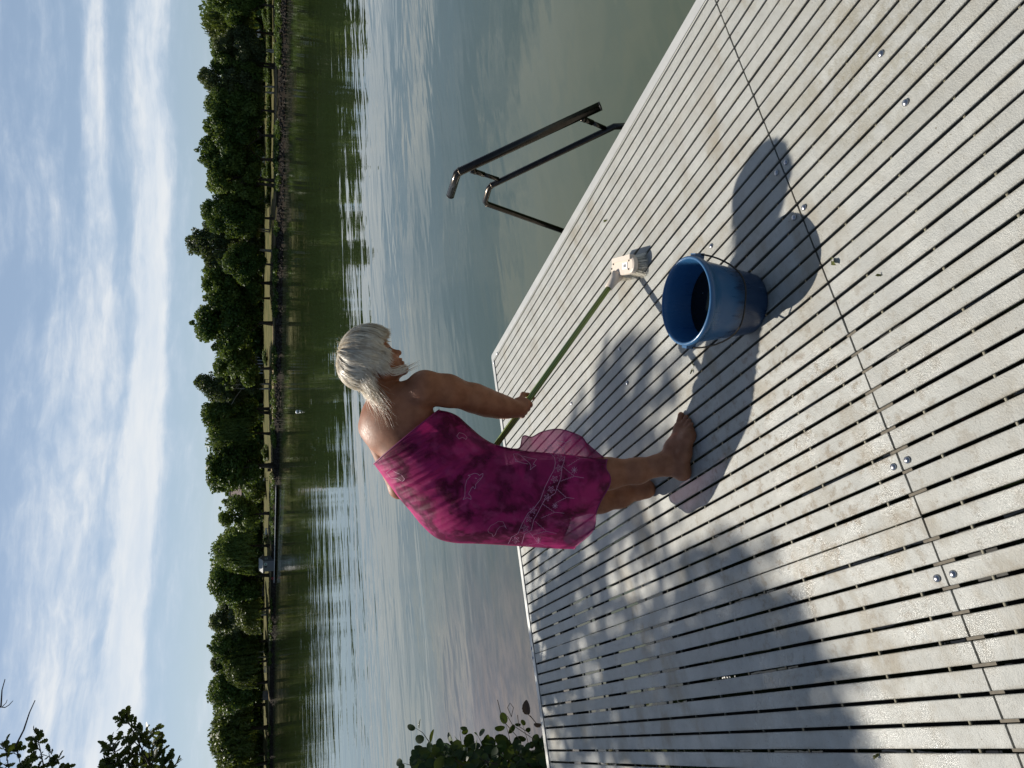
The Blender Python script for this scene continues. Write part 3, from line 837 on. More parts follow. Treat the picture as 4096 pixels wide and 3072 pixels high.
fld.cone(H(.078, -.015, .030), H(.088, -.010, .006), .008, .006, .012); fld.cone(H(.078, -.015, -.030), H(.088, -.010, -.006), .008, .006, .012)
for s_ in (1, -1):
    fld.ball(H(.092, -.030, .030 * s_), .0125, .008, sub=True)
    fld.ball(H(.058, -.055, .036 * s_), .027, .02)
    fld.ell(H(-.006, -.030, .074 * s_), HA, (.018, .030, .008), .006)
    fld.ball(H(.079, -.030, .029 * s_), .0112, .004)
fld.cone(H(.0915, -.083, -.016), H(.0915, -.083, .016), .0062, .0062, .004); fld.ball(H(.0955, -.083), .0062, .004)
fld.cone(H(.0895, -.0985, -.014), H(.0895, -.0985, .014), .0068, .0068, .004); fld.ball(H(.0925, -.0985), .0066, .004)
fld.cone(H(.0985, -.0905, -.02), H(.0985, -.0905, .02), .0022, .0022, .003, sub=True)

m, T, b = newmat('tanned_skin')
p = T.pos()
n1 = T.noise(p, 22, 4); n2 = T.noise(p, 140, 4, 0.6)
cc = T.mix(T.ramp(n1, 0.3, 0.7), (0.250, 0.094, 0.043, 1), (0.345, 0.140, 0.070, 1))
cc = T.mix(T.math('MULTIPLY', T.ramp(n2, 0.62, 0.75), 0.35), cc, (0.13, 0.05, 0.03, 1))
T.set(b.inputs['Base Color'], cc)
T.set(b.inputs['Roughness'], T.ramp(n2, 0.3, 0.7, 0.46, 0.62)); b.inputs['Specular IOR Level'].default_value = 0.36
b.inputs['Subsurface Weight'].default_value = 0.12; b.inputs['Subsurface Radius'].default_value = (0.012, 0.005, 0.003); b.inputs['Subsurface Scale'].default_value = 0.6
T.set(b.inputs['Normal'], T.bump(T.math('ADD', n2, T.math('MULTIPLY', T.noise(p, 60, 3), 1.0)), 0.06, 0.002))
M_SKIN = m
fr = ground(2700, 1850)
woman = empty('person', (-1.42, 1.02, 0))
tag(woman, 'barefoot woman with white bob hair in a magenta wrap dress, bending to scrub the jetty', 'person')
body = link('body', fld.mesh('body'), M_SKIN, woman, smooth=True)
del fld
for s_ in (1, -1):
    mb = MB(); c_ = H(.0815, -.030, .029 * s_); mb.lathe((0, 0, 0), [(0.0101 * math.sin(a), -0.0101 * math.cos(a)) for a in np.linspace(0.05, 3.09, 10)], 14)
    mb.v = [tuple(c_ + np.array(v)) for v in mb.v]
    e = mb.build('eye', simple('eye_white', (0.55, 0.52, 0.48), 0.2, var=0.05), woman, True)
    mb = MB(); mb.tube([c_ + Fd * 0.0090, c_ + Fd * 0.0105], [0.0046, 0.0040], 12); mb.build('iris', simple('iris', (0.05, 0.04, 0.03), 0.2), e)
    mb = MB()
    pts = [H(.080 + .012 * math.sin(math.pi * t), -.0245 + .003 * math.sin(math.pi * t), (.016 + .028 * t) * s_) for t in np.linspace(0, 1, 7)]
    mb.tube(pts, [0.0008, 0.0016, 0.0019, 0.0019, 0.0017, 0.0014, 0.0007], 6); mb.build('eyelashes', simple('lash', (0.05, 0.035, 0.025), 0.6), woman)

# ------------------------------------------------------------------ hair: flat tapering locks
def hair_lock(pts, wds, nr):
    """ribbon through pts; nr gives an outward normal at each point"""
    vs = []
    for i, q in enumerate(pts):
        t = nrm((pts[min(i + 1, len(pts) - 1)] - pts[max(i - 1, 0)])); s_ = nrm(np.cross(t, nr[i]))
        o = nrm(np.cross(s_, t)) * wds[i] * 0.25
        vs += [q - s_ * wds[i] / 2, q + o, q + s_ * wds[i] / 2]
    return vs
hv = []; hf = []; hcol = []; hsh = []
def add_lock(pts, wd, nr, tip=0.15):
    n = len(pts); wds = [wd * (0.55 + 0.45 * math.sin(math.pi * min(1, 1.6 * i / (n - 1)) * 0.5)) * (1 - (1 - tip) * max(0, (i / (n - 1) - 0.55) / 0.45)) for i in range(n)]
    b0 = len(hv); hv.extend(hair_lock(pts, wds, nr)); hsh.extend([hcol[-1] if hcol else 0.7] * (3 * n))
    for i in range(n - 1):
        for k in range(2): hf.append((b0 + i * 3 + k, b0 + i * 3 + k + 1, b0 + (i + 1) * 3 + k + 1, b0 + (i + 1) * 3 + k))
hr = random.Random(5)
pole = nrm(U * 0.86 - Fd * 0.50)                # whorl at the back of the crown
pf = nrm(Fd - pole * (Fd @ pole)); ps = np.cross(pole, pf)
if ps @ S < 0: ps = -ps
def shell(th, ph, add):
    d = pole * math.cos(th) + (pf * math.cos(ph) + ps * math.sin(ph)) * math.sin(th)
    f_, u_, s_ = d @ Fd, d @ U, d @ S
    r_ = 1.0 / math.sqrt((f_ / .099) ** 2 + (u_ / .094) ** 2 + (s_ / .079) ** 2)
    return Hc + d * (r_ + add), d
CL = [(hr.gauss(0, .13), hr.uniform(0, .014), hr.uniform(.6, 1.25), hr.gauss(0, .16), hr.uniform(-1, 1)) for _ in range(64)]
for k in range(5600):
    ph = hr.uniform(-math.pi, math.pi); lay = hr.random()
    front = abs(ph) < 1.12
    th0 = 0.02 + 1.1 * hr.random() ** 2.2
    sw = hr.gauss(0, 0.16) + 0.25 * math.sin(2 * ph)
    if front: th1 = 1.70 + 0.10 * hr.random() + 0.30 * max(0, abs(ph) - 0.55)
    elif abs(ph) > 2.0: th1 = 1.50 + 0.28 * hr.random()
    else: th1 = 1.95 + 0.12 * hr.random()
    kc = int((ph + math.pi) / (2 * math.pi) * 64) % 64; c1, c2, c3, c5, c6 = CL[kc]; ctr = (kc + .5) / 64 * 2 * math.pi - math.pi
    pull = 0.75 * (ctr - ph); sw = sw * 0.45 + c1
    base_add = 0.004 + 0.022 * lay + c2 + (0.012 if front else 0.004)
    pts, nr = [], []
    n1_ = 8
    curl = hr.gauss(0, 0.05)
    for i in range(n1_):
        t = i / (n1_ - 1); th = th0 + (th1 - th0) * t
        if th1 <= th0: continue
        q, d = shell(th, ph + sw * t + pull * t * t + curl * math.sin(3 * t) + 0.05 * c6 * math.sin(5 * t), base_add * (0.45 + 0.55 * math.sin(math.pi * (0.15 + 0.55 * t))) + 0.003 * math.sin(6 * t + k))
        pts.append(q); nr.append(d)
    if len(pts) < 4: continue
    tdir = nrm(pts[-1] - pts[-2])
    side = abs(ph) >= 1.12 and abs(ph) < 2.05
    if front:
        L = hr.uniform(0.004, 0.022); tgt = nrm(tdir + 0.5 * Fd)
    elif side:
        L = hr.uniform(0.02, 0.062)
        fr_ = max(0, (1.6 - abs(ph)) / 0.5)
        tgt = nrm(-U * 1.0 + Fd * (-0.05 + 0.30 * fr_ * hr.random()) + S * math.copysign(0.10, ph) + DOWN * 0.25)
    elif 0 < ph < 2.65:
        L = hr.uniform(0.03, 0.085)
        tgt = nrm(-U * 1.0 - Fd * hr.uniform(0.0, 0.3) + S * 0.05)
    else:
        L = hr.uniform(0.08, 0.185)
        tgt = nrm(-U * 1.0 - Fd * hr.uniform(0.10, 0.50) + S * hr.uniform(-0.1, 0.15))
    L *= c3; q = pts[-1]; dcur = tdir; last = nr[-1]
    for i in range(5):
        dcur = nrm(dcur * 0.6 + tgt * 0.4 + np.array([hr.gauss(0, .13) for _ in range(3)]))
        q = q + dcur * L / 5; pts.append(q); nr.append(last)
    hcol.append(min(1, max(0, hr.gauss(0.76, 0.20) + 0.35 * (lay - 0.5) + c5)))
    add_lock(pts, hr.uniform(0.0014, 0.0048), nr, 0.08)
# wind-blown wisps past the chin and flyaways
for k in range(34):
    hcol.append(hr.uniform(.5, 1)); s0 = H(.030 + hr.uniform(-.012, .010), -.100 + hr.uniform(-.02, .010), .066)
    L = hr.uniform(0.05, 0.13); q = s0; pts = [q]; dcur = nrm(-U * 0.75 + Fd * 0.6)
    for i in range(9):
        dcur = nrm(dcur * 0.72 + nrm(Fd * 0.9 - U * 0.30 + RIGHT * 0.10) * 0.28 + np.array([hr.gauss(0, .05) for _ in range(3)])); q = q + dcur * L / 9; pts.append(q)
    add_lock(pts, hr.uniform(0.0012, 0.003), [S] * len(pts), 0.05)
for k in range(420):
    ph = hr.uniform(-math.pi, math.pi); th = hr.uniform(0.1, 2.0)
    q, d = shell(th, ph, 0.022); pts = [q]; dcur = nrm(d * 0.5 + np.array([hr.gauss(0, .5) for _ in range(3)])); L = hr.uniform(0.02, 0.05)
    for i in range(6):
        dcur = nrm(dcur + np.array([hr.gauss(0, .25) for _ in range(3)])); q = q + dcur * L / 6; pts.append(q)
    add_lock(pts, 0.0007, [d] * len(pts), 0.3)
m, T, b = newmat('white_blond_hair')
n2 = T.noise(T.pos(), 26, 3); sh_ = T.node('ShaderNodeAttribute', attribute_name='lock').outputs['Fac']
cc = T.mix(sh_, (0.50, 0.37, 0.22, 1), (0.96, 0.90, 0.78, 1))
cc = T.mix(T.math('MULTIPLY', T.ramp(n2, 0.50, 0.70), 0.40), cc, (0.40, 0.29, 0.17, 1))
T.set(b.inputs['Base Color'], cc); b.inputs['Roughness'].default_value = 0.33
tr = T.node('ShaderNodeBsdfTranslucent', {'Color': (0.75, 0.68, 0.55, 1)})
mx = T.node('ShaderNodeMixShader', {0: 0.40}); T.l.new(b.outputs[0], mx.inputs[1]); T.l.new(tr.outputs[0], mx.inputs[2])
T.l.new(mx.outputs[0], T.n['Material Output'].inputs['Surface'])
me = quads_mesh('hair', np.array(hv), np.array(hf))
at_ = me.attributes.new('lock', 'FLOAT', 'POINT'); at_.data.foreach_set('value', np.array(hsh, np.float32))
link('hair', me, m, woman, smooth=True)

# ------------------------------------------------------------------ wrap dress: lofted rings, each from its back edge to its front edge
RINGS = [  # left(back) px, right(front) px, depth left, depth right, half depth, droop px, fold amount
    ((1496, 1856), (1757, 1640), 2.975, 2.86, 0.116, -6, 0.0),
    ((1525, 1897), (1795, 1648), 2.975, 2.87, 0.124, -4, 0.15),
    ((1559, 1943), (1832, 1666), 2.97, 2.88, 0.130, 0, 0.3),
    ((1600, 1998), (1872, 1702), 2.965, 2.885, 0.134, 4, 0.4),
    ((1640, 2044), (1925, 1747), 2.96, 2.89, 0.138, 8, 0.4),
    ((1686, 2100), (1975, 1775), 2.955, 2.89, 0.144, 14, 0.35),
    ((1746, 2152), (2030, 1790), 2.95, 2.89, 0.152, 22, 0.3),
    ((1815, 2171), (2085, 1800), 2.95, 2.89, 0.158, 30, 0.35),
    ((1903, 2174), (2145, 1806), 2.95, 2.89, 0.162, 38, 0.45),
    ((2000, 2178), (2210, 1812), 2.95, 2.88, 0.162, 46, 0.6),
    ((2084, 2182), (2270, 1818), 2.95, 2.88, 0.162, 52, 0.8),
    ((2160, 2186), (2320, 1824), 2.95, 2.87, 0.163, 56, 1.0),
    ((2235, 2190), (2370, 1830), 2.95, 2.87, 0.165, 58, 1.25),
    ((2289, 2191), (2408, 1832), 2.95, 2.87, 0.168, 60, 1.5),
]
def ring_at(s):
    i = min(int(s), len(RINGS) - 2); t = s - i
    def cr(get):
        p0 = get(RINGS[max(i - 1, 0)]); p1 = get(RINGS[i]); p2 = get(RINGS[i + 1]); p3 = get(RINGS[min(i + 2, len(RINGS) - 1)])
        return 0.5 * ((2 * p1) + (-p0 + p2) * t + (2 * p0 - 5 * p1 + 4 * p2 - p3) * t * t + (-p0 + 3 * p1 - 3 * p2 + p3) * t ** 3)
    return [cr(lambda r, k=k, j=j: float(r[k][j])) for k in (0, 1) for j in (0, 1)] + [cr(lambda r, k=k: float(r[k])) for k in (2, 3, 4, 5, 6)]
NS, NA = 290, 150
V = np.zeros((NS, NA, 3))
for i in range(NS):
    s = (len(RINGS) - 1) * i / (NS - 1)
    lx, ly, rx, ry, dl, dr, hd, dp, fo = ring_at(s)
    for j in range(NA):
        a = 2 * math.pi * j / NA
        ca, sa = math.cos(a), math.sin(a)                 # ca = +1 front edge, -1 back edge; sa > 0 near side
        n_ = 2.25
        ca2 = math.copysign(abs(ca) ** (2 / n_), ca); sa2 = math.copysign(abs(sa) ** (2 / n_), sa)
        fold = fo * (0.35 * math.sin(5 * a + 0.45 * s + 0.5) + 0.35 * math.sin(9 * a - 0.25 * s + 1.1) * (0.4 + 0.6 * (s / 13)) + 0.25 * math.sin(14 * a + 0.6 * s))
        tight = (1.0 if s < 4 else max(0, 1 - (s - 4) / 3.5))
        # drag folds pulled across the back towards the knot at the breast
        drag = tight * 0.55 * (math.sin(7.5 * (s - 1.1 * (ca + 1)) + 2.2 * math.sin(1.5 * s)) * 0.6 + math.sin(13 * (s - 0.9 * (ca + 1)) + 1.0) * 0.4) * max(0.0, min(1.0, s * 1.2)) * (0.25 + 0.75 * max(0, -ca + 0.35) / 1.35) * max(0.0, sa)
        q_ = abs(math.sin(7.0 * (s - 1.35 * (ca + 1)) + 0.9 * math.sin(2.3 * s)))
        drag += tight * 0.55 * (1 - q_) ** 2 * max(0.0, min(1.0, s * 1.5)) * max(0.0, min(1.0, 0.75 - ca)) * max(0.0, sa) ** 0.5
        k = 1 + fold * 0.035
        c_x, c_y = (lx + rx) / 2, (ly + ry) / 2; hx, hy = (rx - lx) / 2, (ry - ly) / 2
        x = c_x + hx * ca2 * k + dp * sa2 + (fo * 7 * math.sin(6 * a + 1.0) if s > 12 else 0) * (s - 12 if s > 12 else 0)
        y = c_y + hy * ca2 * k
        D = (dl + dr) / 2 + (dr - dl) / 2 * ca2 - (hd * k + (drag + 0.55) * 0.015) * sa2
        V[i, j] = at(x, y, D)
Q = [(i * NA + j, (i + 1) * NA + j, (i + 1) * NA + (j + 1) % NA, i * NA + (j + 1) % NA) for i in range(NS - 1) for j in range(NA)]
dress_V = V.reshape(-1, 3); dress_Q = np.array(Q)
# loose front flap of the wrap, blown forward
fin = [(1985, 1792), (2072, 1800), (2130, 1812), (2190, 1822), (2250, 1836), (2310, 1850), (2360, 1866), (2400, 1882), (2428, 1888)]
fout = [(1983, 1781), (2072, 1795), (2092, 1745), (2128, 1748), (2170, 1727), (2240, 1717), (2322, 1745), (2350, 1776), (2414, 1830)]
NF, NG = 60, 26
def cr1(P, t):
    t = t * (len(P) - 1); i = min(int(t), len(P) - 2); u = t - i
    q = [np.array(P[max(0, min(len(P) - 1, k))], float) for k in (i - 1, i, i + 1, i + 2)]
    return 0.5 * (2 * q[1] + (q[2] - q[0]) * u + (2 * q[0] - 5 * q[1] + 4 * q[2] - q[3]) * u * u + (-q[0] + 3 * q[1] - 3 * q[2] + q[3]) * u ** 3)
fv = np.zeros((NF, NG, 3))
for i in range(NF):
    s = i / (NF - 1); a_, b_ = cr1(fin, s), cr1(fout, s)
    wdt = np.linalg.norm(b_ - a_)
    for j in range(NG):
        t = j / (NG - 1); q = a_ + (b_ - a_) * t
        D = 2.835 + 0.05 * s * (1 - t) + 0.055 * t * math.sin(math.pi * s) + 0.012 * math.sin(9 * s + 3 * t) * t + 0.014 * math.sin(22 * s - 4 * t) * t * (wdt / 110)
        if t < 0.12: D -= 0.0
        fv[i, j] = at(q[0], q[1], D)
fV = fv.reshape(-1, 3)
fQ = np.array([(i * NG + j, (i + 1) * NG + j, (i + 1) * NG + j + 1, i * NG + j + 1) for i in range(NF - 1) for j in range(NG - 1)])
m, T, b = newmat('magenta_sarong')
p = T.pos()
n1 = T.noise(p, 9.5, 4, 0.55, 0.5); n2 = T.noise(p, 22, 3, 0.55); n3 = T.noise(p, 5.0, 3, 0.5, 0.5)
cc = T.mix(T.ramp(n1, 0.40, 0.60), (0.125, 0.006, 0.046, 1), (0.56, 0.030, 0.19, 1))
cc = T.mix(T.math('MULTIPLY', T.ramp(n2, 0.48, 0.7), 0.50), cc, (0.62, 0.085, 0.27, 1))
cc = T.mix(T.math('MULTIPLY', T.ramp(n3, 0.50, 0.64), 0.50), cc, (0.150, 0.010, 0.075, 1))
T.set(b.inputs['Base Color'], cc); b.inputs['Roughness'].default_value = 0.6
b.inputs['Specular IOR Level'].default_value = 0.15
T.set(b.inputs['Normal'], T.bump(T.noise(T.mapping(p, scale=(1, 1, 0.5)), 60, 4), 0.25, 0.003))
tl = T.node('ShaderNodeBsdfTranslucent'); T.set(tl.inputs['Color'], cc)
mx1 = T.node('ShaderNodeMixShader', {0: 0.25}); T.l.new(b.outputs[0], mx1.inputs[1]); T.l.new(tl.outputs[0], mx1.inputs[2])
tp = T.node('ShaderNodeBsdfTransparent', {'Color': (0.92, 0.62, 0.78, 1)})
lw = T.node('ShaderNodeLayerWeight', {'Blend': 0.35}).outputs['Facing']
mx2 = T.node('ShaderNodeMixShader', {0: T.ramp(lw, 0.0, 0.85, 0.24, 0.02)}); T.l.new(mx1.outputs[0], mx2.inputs[1]); T.l.new(tp.outputs[0], mx2.inputs[2])
T.l.new(mx2.outputs[0], T.n['Material Output'].inputs['Surface'])
M_SARONG = m
M_PRINT = simple('print_white', (0.52, 0.24, 0.38), 0.6, var=0.1, scale=200)
# printed line work: drawn in photo coordinates, laid on whichever cloth lies underneath it
bv = BVHTree.FromPolygons([Vector(v) for v in np.concatenate([dress_V, fV])], [tuple(q) for q in dress_Q] + [tuple(q + len(dress_V)) for q in fQ])
def onto(x, y):
    d = Vector(ray(x, y)); h_ = bv.ray_cast(Vector(CAM), d.normalized(), 5.0)
    if h_[0] is None: return None
    n_ = h_[1] if h_[1].dot(d) < 0 else -h_[1]
    return np.array(h_[0] + n_ * 0.0016), np.array(n_)
pv = []; pq = []
def line(pts, wd=2.6, closed=False, org=(1800, 1600), sc=0.45208, dense=7.0):
    P = [(org[0] + a * sc, org[1] + c_ * sc) for a, c_ in pts]
    if closed: P.append(P[0])
    out = []
    for (x0, y0), (x1, y1) in zip(P[:-1], P[1:]):
        n_ = max(1, int(math.hypot(x1 - x0, y1 - y0) / dense))
        out += [(x0 + (x1 - x0) * t / n_, y0 + (y1 - y0) * t / n_) for t in range(n_)]
    out.append(P[-1])
    hit = [onto(*q) for q in out]
    for a_, c_ in zip(hit[:-1], hit[1:]):
        if a_ is None or c_ is None: continue
        dd = c_[0] - a_[0]
        if np.linalg.norm(dd) > 0.03 or np.linalg.norm(dd) < 1e-6: continue
        s_ = nrm(np.cross(nrm(dd), a_[1])) * wd * 0.00037
        b0 = len(pv); pv.extend([a_[0] - s_, a_[0] + s_, c_[0] + s_, c_[0] - s_]); pq.append((b0, b0 + 1, b0 + 2, b0 + 3))
up_l = [(825, 430), (870, 460), (925, 510), (932, 560), (920, 620), (880, 690), (840, 770), (800, 880), (740, 960), (690, 1000), (640, 1090), (600, 1180), (545, 1210), (515, 1270)]
lo_l = [(950, 395), (1000, 430), (1020, 480), (1010, 540), (990, 600), (980, 690), (945, 780), (930, 825), (840, 880), (810, 930), (780, 990), (740, 1060), (720, 1150), (660, 1180), (635, 1270)]
line(up_l); line(lo_l)
for k, (fx, fy) in enumerate([(885, 425), (945, 470), (982, 517), (965, 605), (925, 700), (895, 790), (860, 862), (735, 975), (695, 1050), (665, 1132), (585, 1235)]):
    pts = []
    for a in np.linspace(0, 2 * math.pi, 41):
        r_ = 20 + 12 * math.cos(5 * a + k); pts.append((fx + r_ * math.cos(a), fy + r_ * math.sin(a)))
    line(pts, 2.0, dense=4)
    line([(fx - 3, fy), (fx + 3, fy)], 2.4, dense=2)
    line([(fx + 42, fy - 30), (fx + 47, fy - 28)], 2.6, dense=2); line([(fx - 38, fy + 34), (fx - 33, fy + 36)], 2.6, dense=2)
dol = [(115, 880), (133, 850), (133, 800), (135, 760), (150, 710), (180, 672), (160, 666), (185, 660), (215, 648), (245, 654), (262, 668), (280, 655), (293, 650), (290, 675), (268, 702), (238, 732), (226, 748), (228, 780), (218, 788), (210, 768), (198, 768), (180, 800), (166, 832), (185, 852), (188, 880), (152, 862)]
line(dol, 2.4, True); line([(222, 690), (238, 694)], 3.0); line([(240, 712), (272, 690)], 1.6)
line([(560, 480), (600, 480), (630, 497), (662, 528), (700, 556), (716, 582), (710, 620), (735, 597), (762, 580), (735, 570), (766, 526), (722, 518), (690, 512), (650, 500), (628, 496)], 2.2)
line([(560, 482), (575, 520), (600, 546), (640, 558), (692, 568)], 2.2); line([(575, 520), (580, 548), (600, 546)], 1.8)
line([(335, 1150), (360, 1110), (400, 1090), (430, 1070), (470, 1075), (500, 1135), (480, 1110), (440, 1120), (415, 1150), (400, 1190), (380, 1205), (372, 1180), (345, 1172)], 1.6, True)
line([(60, 320), (80, 290), (120, 300), (150, 330), (140, 350), (110, 330), (80, 345)], 1.8, True)
line([(-560, 640), (-520, 610), (-480, 640), (-430, 660), (-400, 700), (-420, 720), (-470, 690), (-520, 690)], 1.8, True)
line([(-560, 60), (-530, 30), (-480, 20), (-450, 50), (-490, 60), (-520, 80)], 1.8, True)
for (bx_, by_, tx, ty) in ((1035, 525, 1235, 517), (985, 655, 1186, 690), (935, 850, 1100, 870), (810, 980, 1012, 1000), (735, 1130, 942, 1180), (680, 1225, 860, 1292), (960, 410, 1070, 352)):
    ax_ = np.array([tx - bx_, ty - by_], float); L = np.linalg.norm(ax_); e = ax_ / L; n_ = np.array([-e[1], e[0]]); B_ = np.array([bx_, by_], float)
    for sg in (1, -1):
        pts = []
        for q in range(5):
            pts.append(B_ + e * (L * 0.11 * q) + n_ * sg * (62 - 13 * q)); pts.append(B_ + e * (L * 0.11 * (q + 0.75)) + n_ * sg * (62 - 13 * q) * 0.93)
        pts.append(B_ + e * L * 0.55); line(pts, 2.0)
    line([B_ + e * L * 0.55, (tx, ty)], 2.0)
for (sx_, sy_, r_) in ((1100, 622, 30), (930, 935, 26), (783, 1236, 25)):
    for a in np.linspace(0, math.pi, 4, endpoint=False): line([(sx_ - r_ * math.cos(a), sy_ - r_ * math.sin(a)), (sx_ + r_ * math.cos(a), sy_ + r_ * math.sin(a))], 2.8)
def cloth(name, Vv, Qq, extra=None):
    if extra is not None and len(extra[0]):
        Qa = np.concatenate([Qq, np.array(extra[1]) + len(Vv)]); Va = np.concatenate([Vv, np.array(extra[0])])
    else: Va, Qa = Vv, Qq
    me = quads_mesh(name, Va, Qa)
    me.materials.append(M_SARONG); me.materials.append(M_PRINT)
    mi = np.zeros(len(me.polygons), np.int32); mi[len(Qq):] = 1
    me.polygons.foreach_set('material_index', mi)
    return me
link('wrap_dress', cloth('wrap_dress', dress_V, dress_Q, (pv, pq)), None, woman, True)
flap = link('dress_flap', cloth('dress_flap', fV, fQ), None, woman, True)
# rolled hems and the knot at the breast
mb = MB()
hem = [dress_V[(NS - 1) * NA + j % NA] for j in range(NA + 1)]; mb.tube(hem, 0.0022, 6, False)
mb.tube([dress_V[j % NA] for j in range(NA + 1)], 0.003, 6, False)
mb.tube([fv[i, NG - 1] for i in range(NF)], 0.0022, 6, False)
kn = at(1945, 1752, 2.83)
mb.build('dress_hem', simple('hem_dark', (0.20, 0.006, 0.085), 0.6, var=0.2), woman, True)
# ------------------------------------------------------------------ leaf helpers
def leaf_quads(P, size, up=0.3, long=1.35, out=None, ow=0.0, rng=RNG):
    """diamond leaves at points P (n,3) with random orientation"""
    n = len(P)
    N = rng.normal(size=(n, 3)); N[:, 2] += up
    if out is not None: N += out * ow
    N /= np.linalg.norm(N, axis=1, keepdims=True) + 1e-9
    T_ = rng.normal(size=(n, 3)); T_ -= N * (T_ * N).sum(1, keepdims=True); T_ /= np.linalg.norm(T_, axis=1, keepdims=True) + 1e-9
    B_ = np.cross(N, T_); s = size * rng.uniform(0.6, 1.4, (n, 1))
    V = np.stack([P - T_ * s * long * .5, P + B_ * s * .5, P + T_ * s * long * .5, P - B_ * s * .5], 1).reshape(-1, 3)
    return V, np.arange(4 * n).reshape(n, 4)
def clump_cloud(centers, radii, per, rng, squash=0.8):
    P = []; O = []
    for c, r in zip(centers, radii):
        k = max(8, int(per * r * r))
        d = rng.normal(size=(k, 3)); d /= np.linalg.norm(d, axis=1, keepdims=True)
        rr = r * rng.uniform(0.15, 1.0, (k, 1)) ** 0.45
        P.append(c + d * rr * np.array([1, 1, squash])); O.append(d)
    return np.concatenate(P), np.concatenate(O)
LM = [leafmat('foliage_dark', (0.042, 0.090, 0.018), (0.122, 0.182, 0.040), 0.30, 0.35),
      leafmat('foliage_mid', (0.058, 0.110, 0.022), (0.148, 0.205, 0.046), 0.34, 0.35),
      leafmat('foliage_willow', (0.070, 0.105, 0.020), (0.155, 0.180, 0.040), 0.36, 0.5),
      leafmat('foliage_grey', (0.050, 0.078, 0.032), (0.115, 0.140, 0.060), 0.30, 0.5),
      leafmat('foliage_light', (0.060, 0.100, 0.022), (0.125, 0.165, 0.042), 0.36, 0.4)]
M_BARK = simple('bark', (0.055, 0.043, 0.032), 0.9, var=0.4, scale=4, bump=0.5)
M_BIRCH = simple('pale_bark', (0.42, 0.41, 0.38), 0.8, var=0.45, scale=3)
def proto_trunk(root, h, r, crown0, crown1, rng, mat, forks=5, lean=0.0, twin=False):
    mb = MB()
    def stem(x0, y0, ln):
        pts = [np.array([x0 + ln * t * h * 0.3 + 0.12 * math.sin(3 * t + x0), y0 + 0.1 * math.sin(4 * t), -0.4 + (crown1 + 0.4) * t]) for t in np.linspace(0, 1, 7)]
        mb.tube(pts, [r * (1.35 if t == 0 else 1 - 0.85 * t) for t in np.linspace(0, 1, 7)], 8)
        for k in range(forks):
            a = rng.uniform(0, 6.28); z = crown0 + (crown1 - crown0) * rng.uniform(0.0, 0.7)
            b0 = np.array([x0 + ln * h * 0.3 * z / crown1, y0, z]); L = rng.uniform(0.18, 0.32) * h
            e = b0 + np.array([math.cos(a) * L, math.sin(a) * L, L * rng.uniform(0.3, 0.9)])
            mb.tube([b0, (b0 + e) / 2 + np.array([0, 0, 0.15]), e], [r * 0.45, r * 0.3, r * 0.1], 6)
    stem(0, 0, lean)
    if twin: stem(0.9, 0.3, -lean * 0.6 + 0.05)
    return mb.build('trunk', mat, root, True)
def make_broad(seed, H_, W, leafmat_, per=150, n=46, lo=0.16, oval=1.0, leaf=0.34, twin=False, lean=0.05, bark=None):
    rng = np.random.default_rng(seed)
    root = empty('broadleaf_tree')
    cz = H_ * (1 + lo) / 2; rz = H_ * (1 - lo) / 2; rx = W / 2
    d = rng.normal(size=(n, 3)); d /= np.linalg.norm(d, axis=1, keepdims=True)
    rad = rng.uniform(0.45, 0.86, (n, 1)) ** 0.8
    C_ = d * rad * np.array([rx, rx, rz]) + np.array([0, 0, cz])
    C_[:, :2] *= (1 - 0.32 * np.clip((C_[:, 2:3] - cz) / rz, 0, 1) * oval)
    R_ = rng.uniform(0.10, 0.21, n) * W
    # a few loose sprays outside the main mass
    ex = 14; d2 = rng.normal(size=(ex, 3)); d2[:, 2] = np.abs(d2[:, 2]); d2 /= np.linalg.norm(d2, axis=1, keepdims=True)
    C2 = d2 * rng.uniform(0.84, 0.97, (ex, 1)) * np.array([rx, rx, rz]) + np.array([0, 0, cz]); R2 = rng.uniform(0.035, 0.075, ex) * W
    P, O = clump_cloud(np.concatenate([C_, C2]), np.concatenate([R_, R2]), per, rng)
    P[:, 2] = np.maximum(P[:, 2], H_ * 0.05 + rng.uniform(0, 1.3, len(P)))
    V, Q = leaf_quads(P, leaf, 0.5, 1.3, O, 0.9, rng)
    link('crown', quads_mesh('crown', V, Q), leafmat_, root)
    proto_trunk(root, H_, (0.014 if bark else 0.028) * H_, H_ * 0.14, H_ * 0.75, rng, bark or M_BARK, 6, lean, twin)
    return root
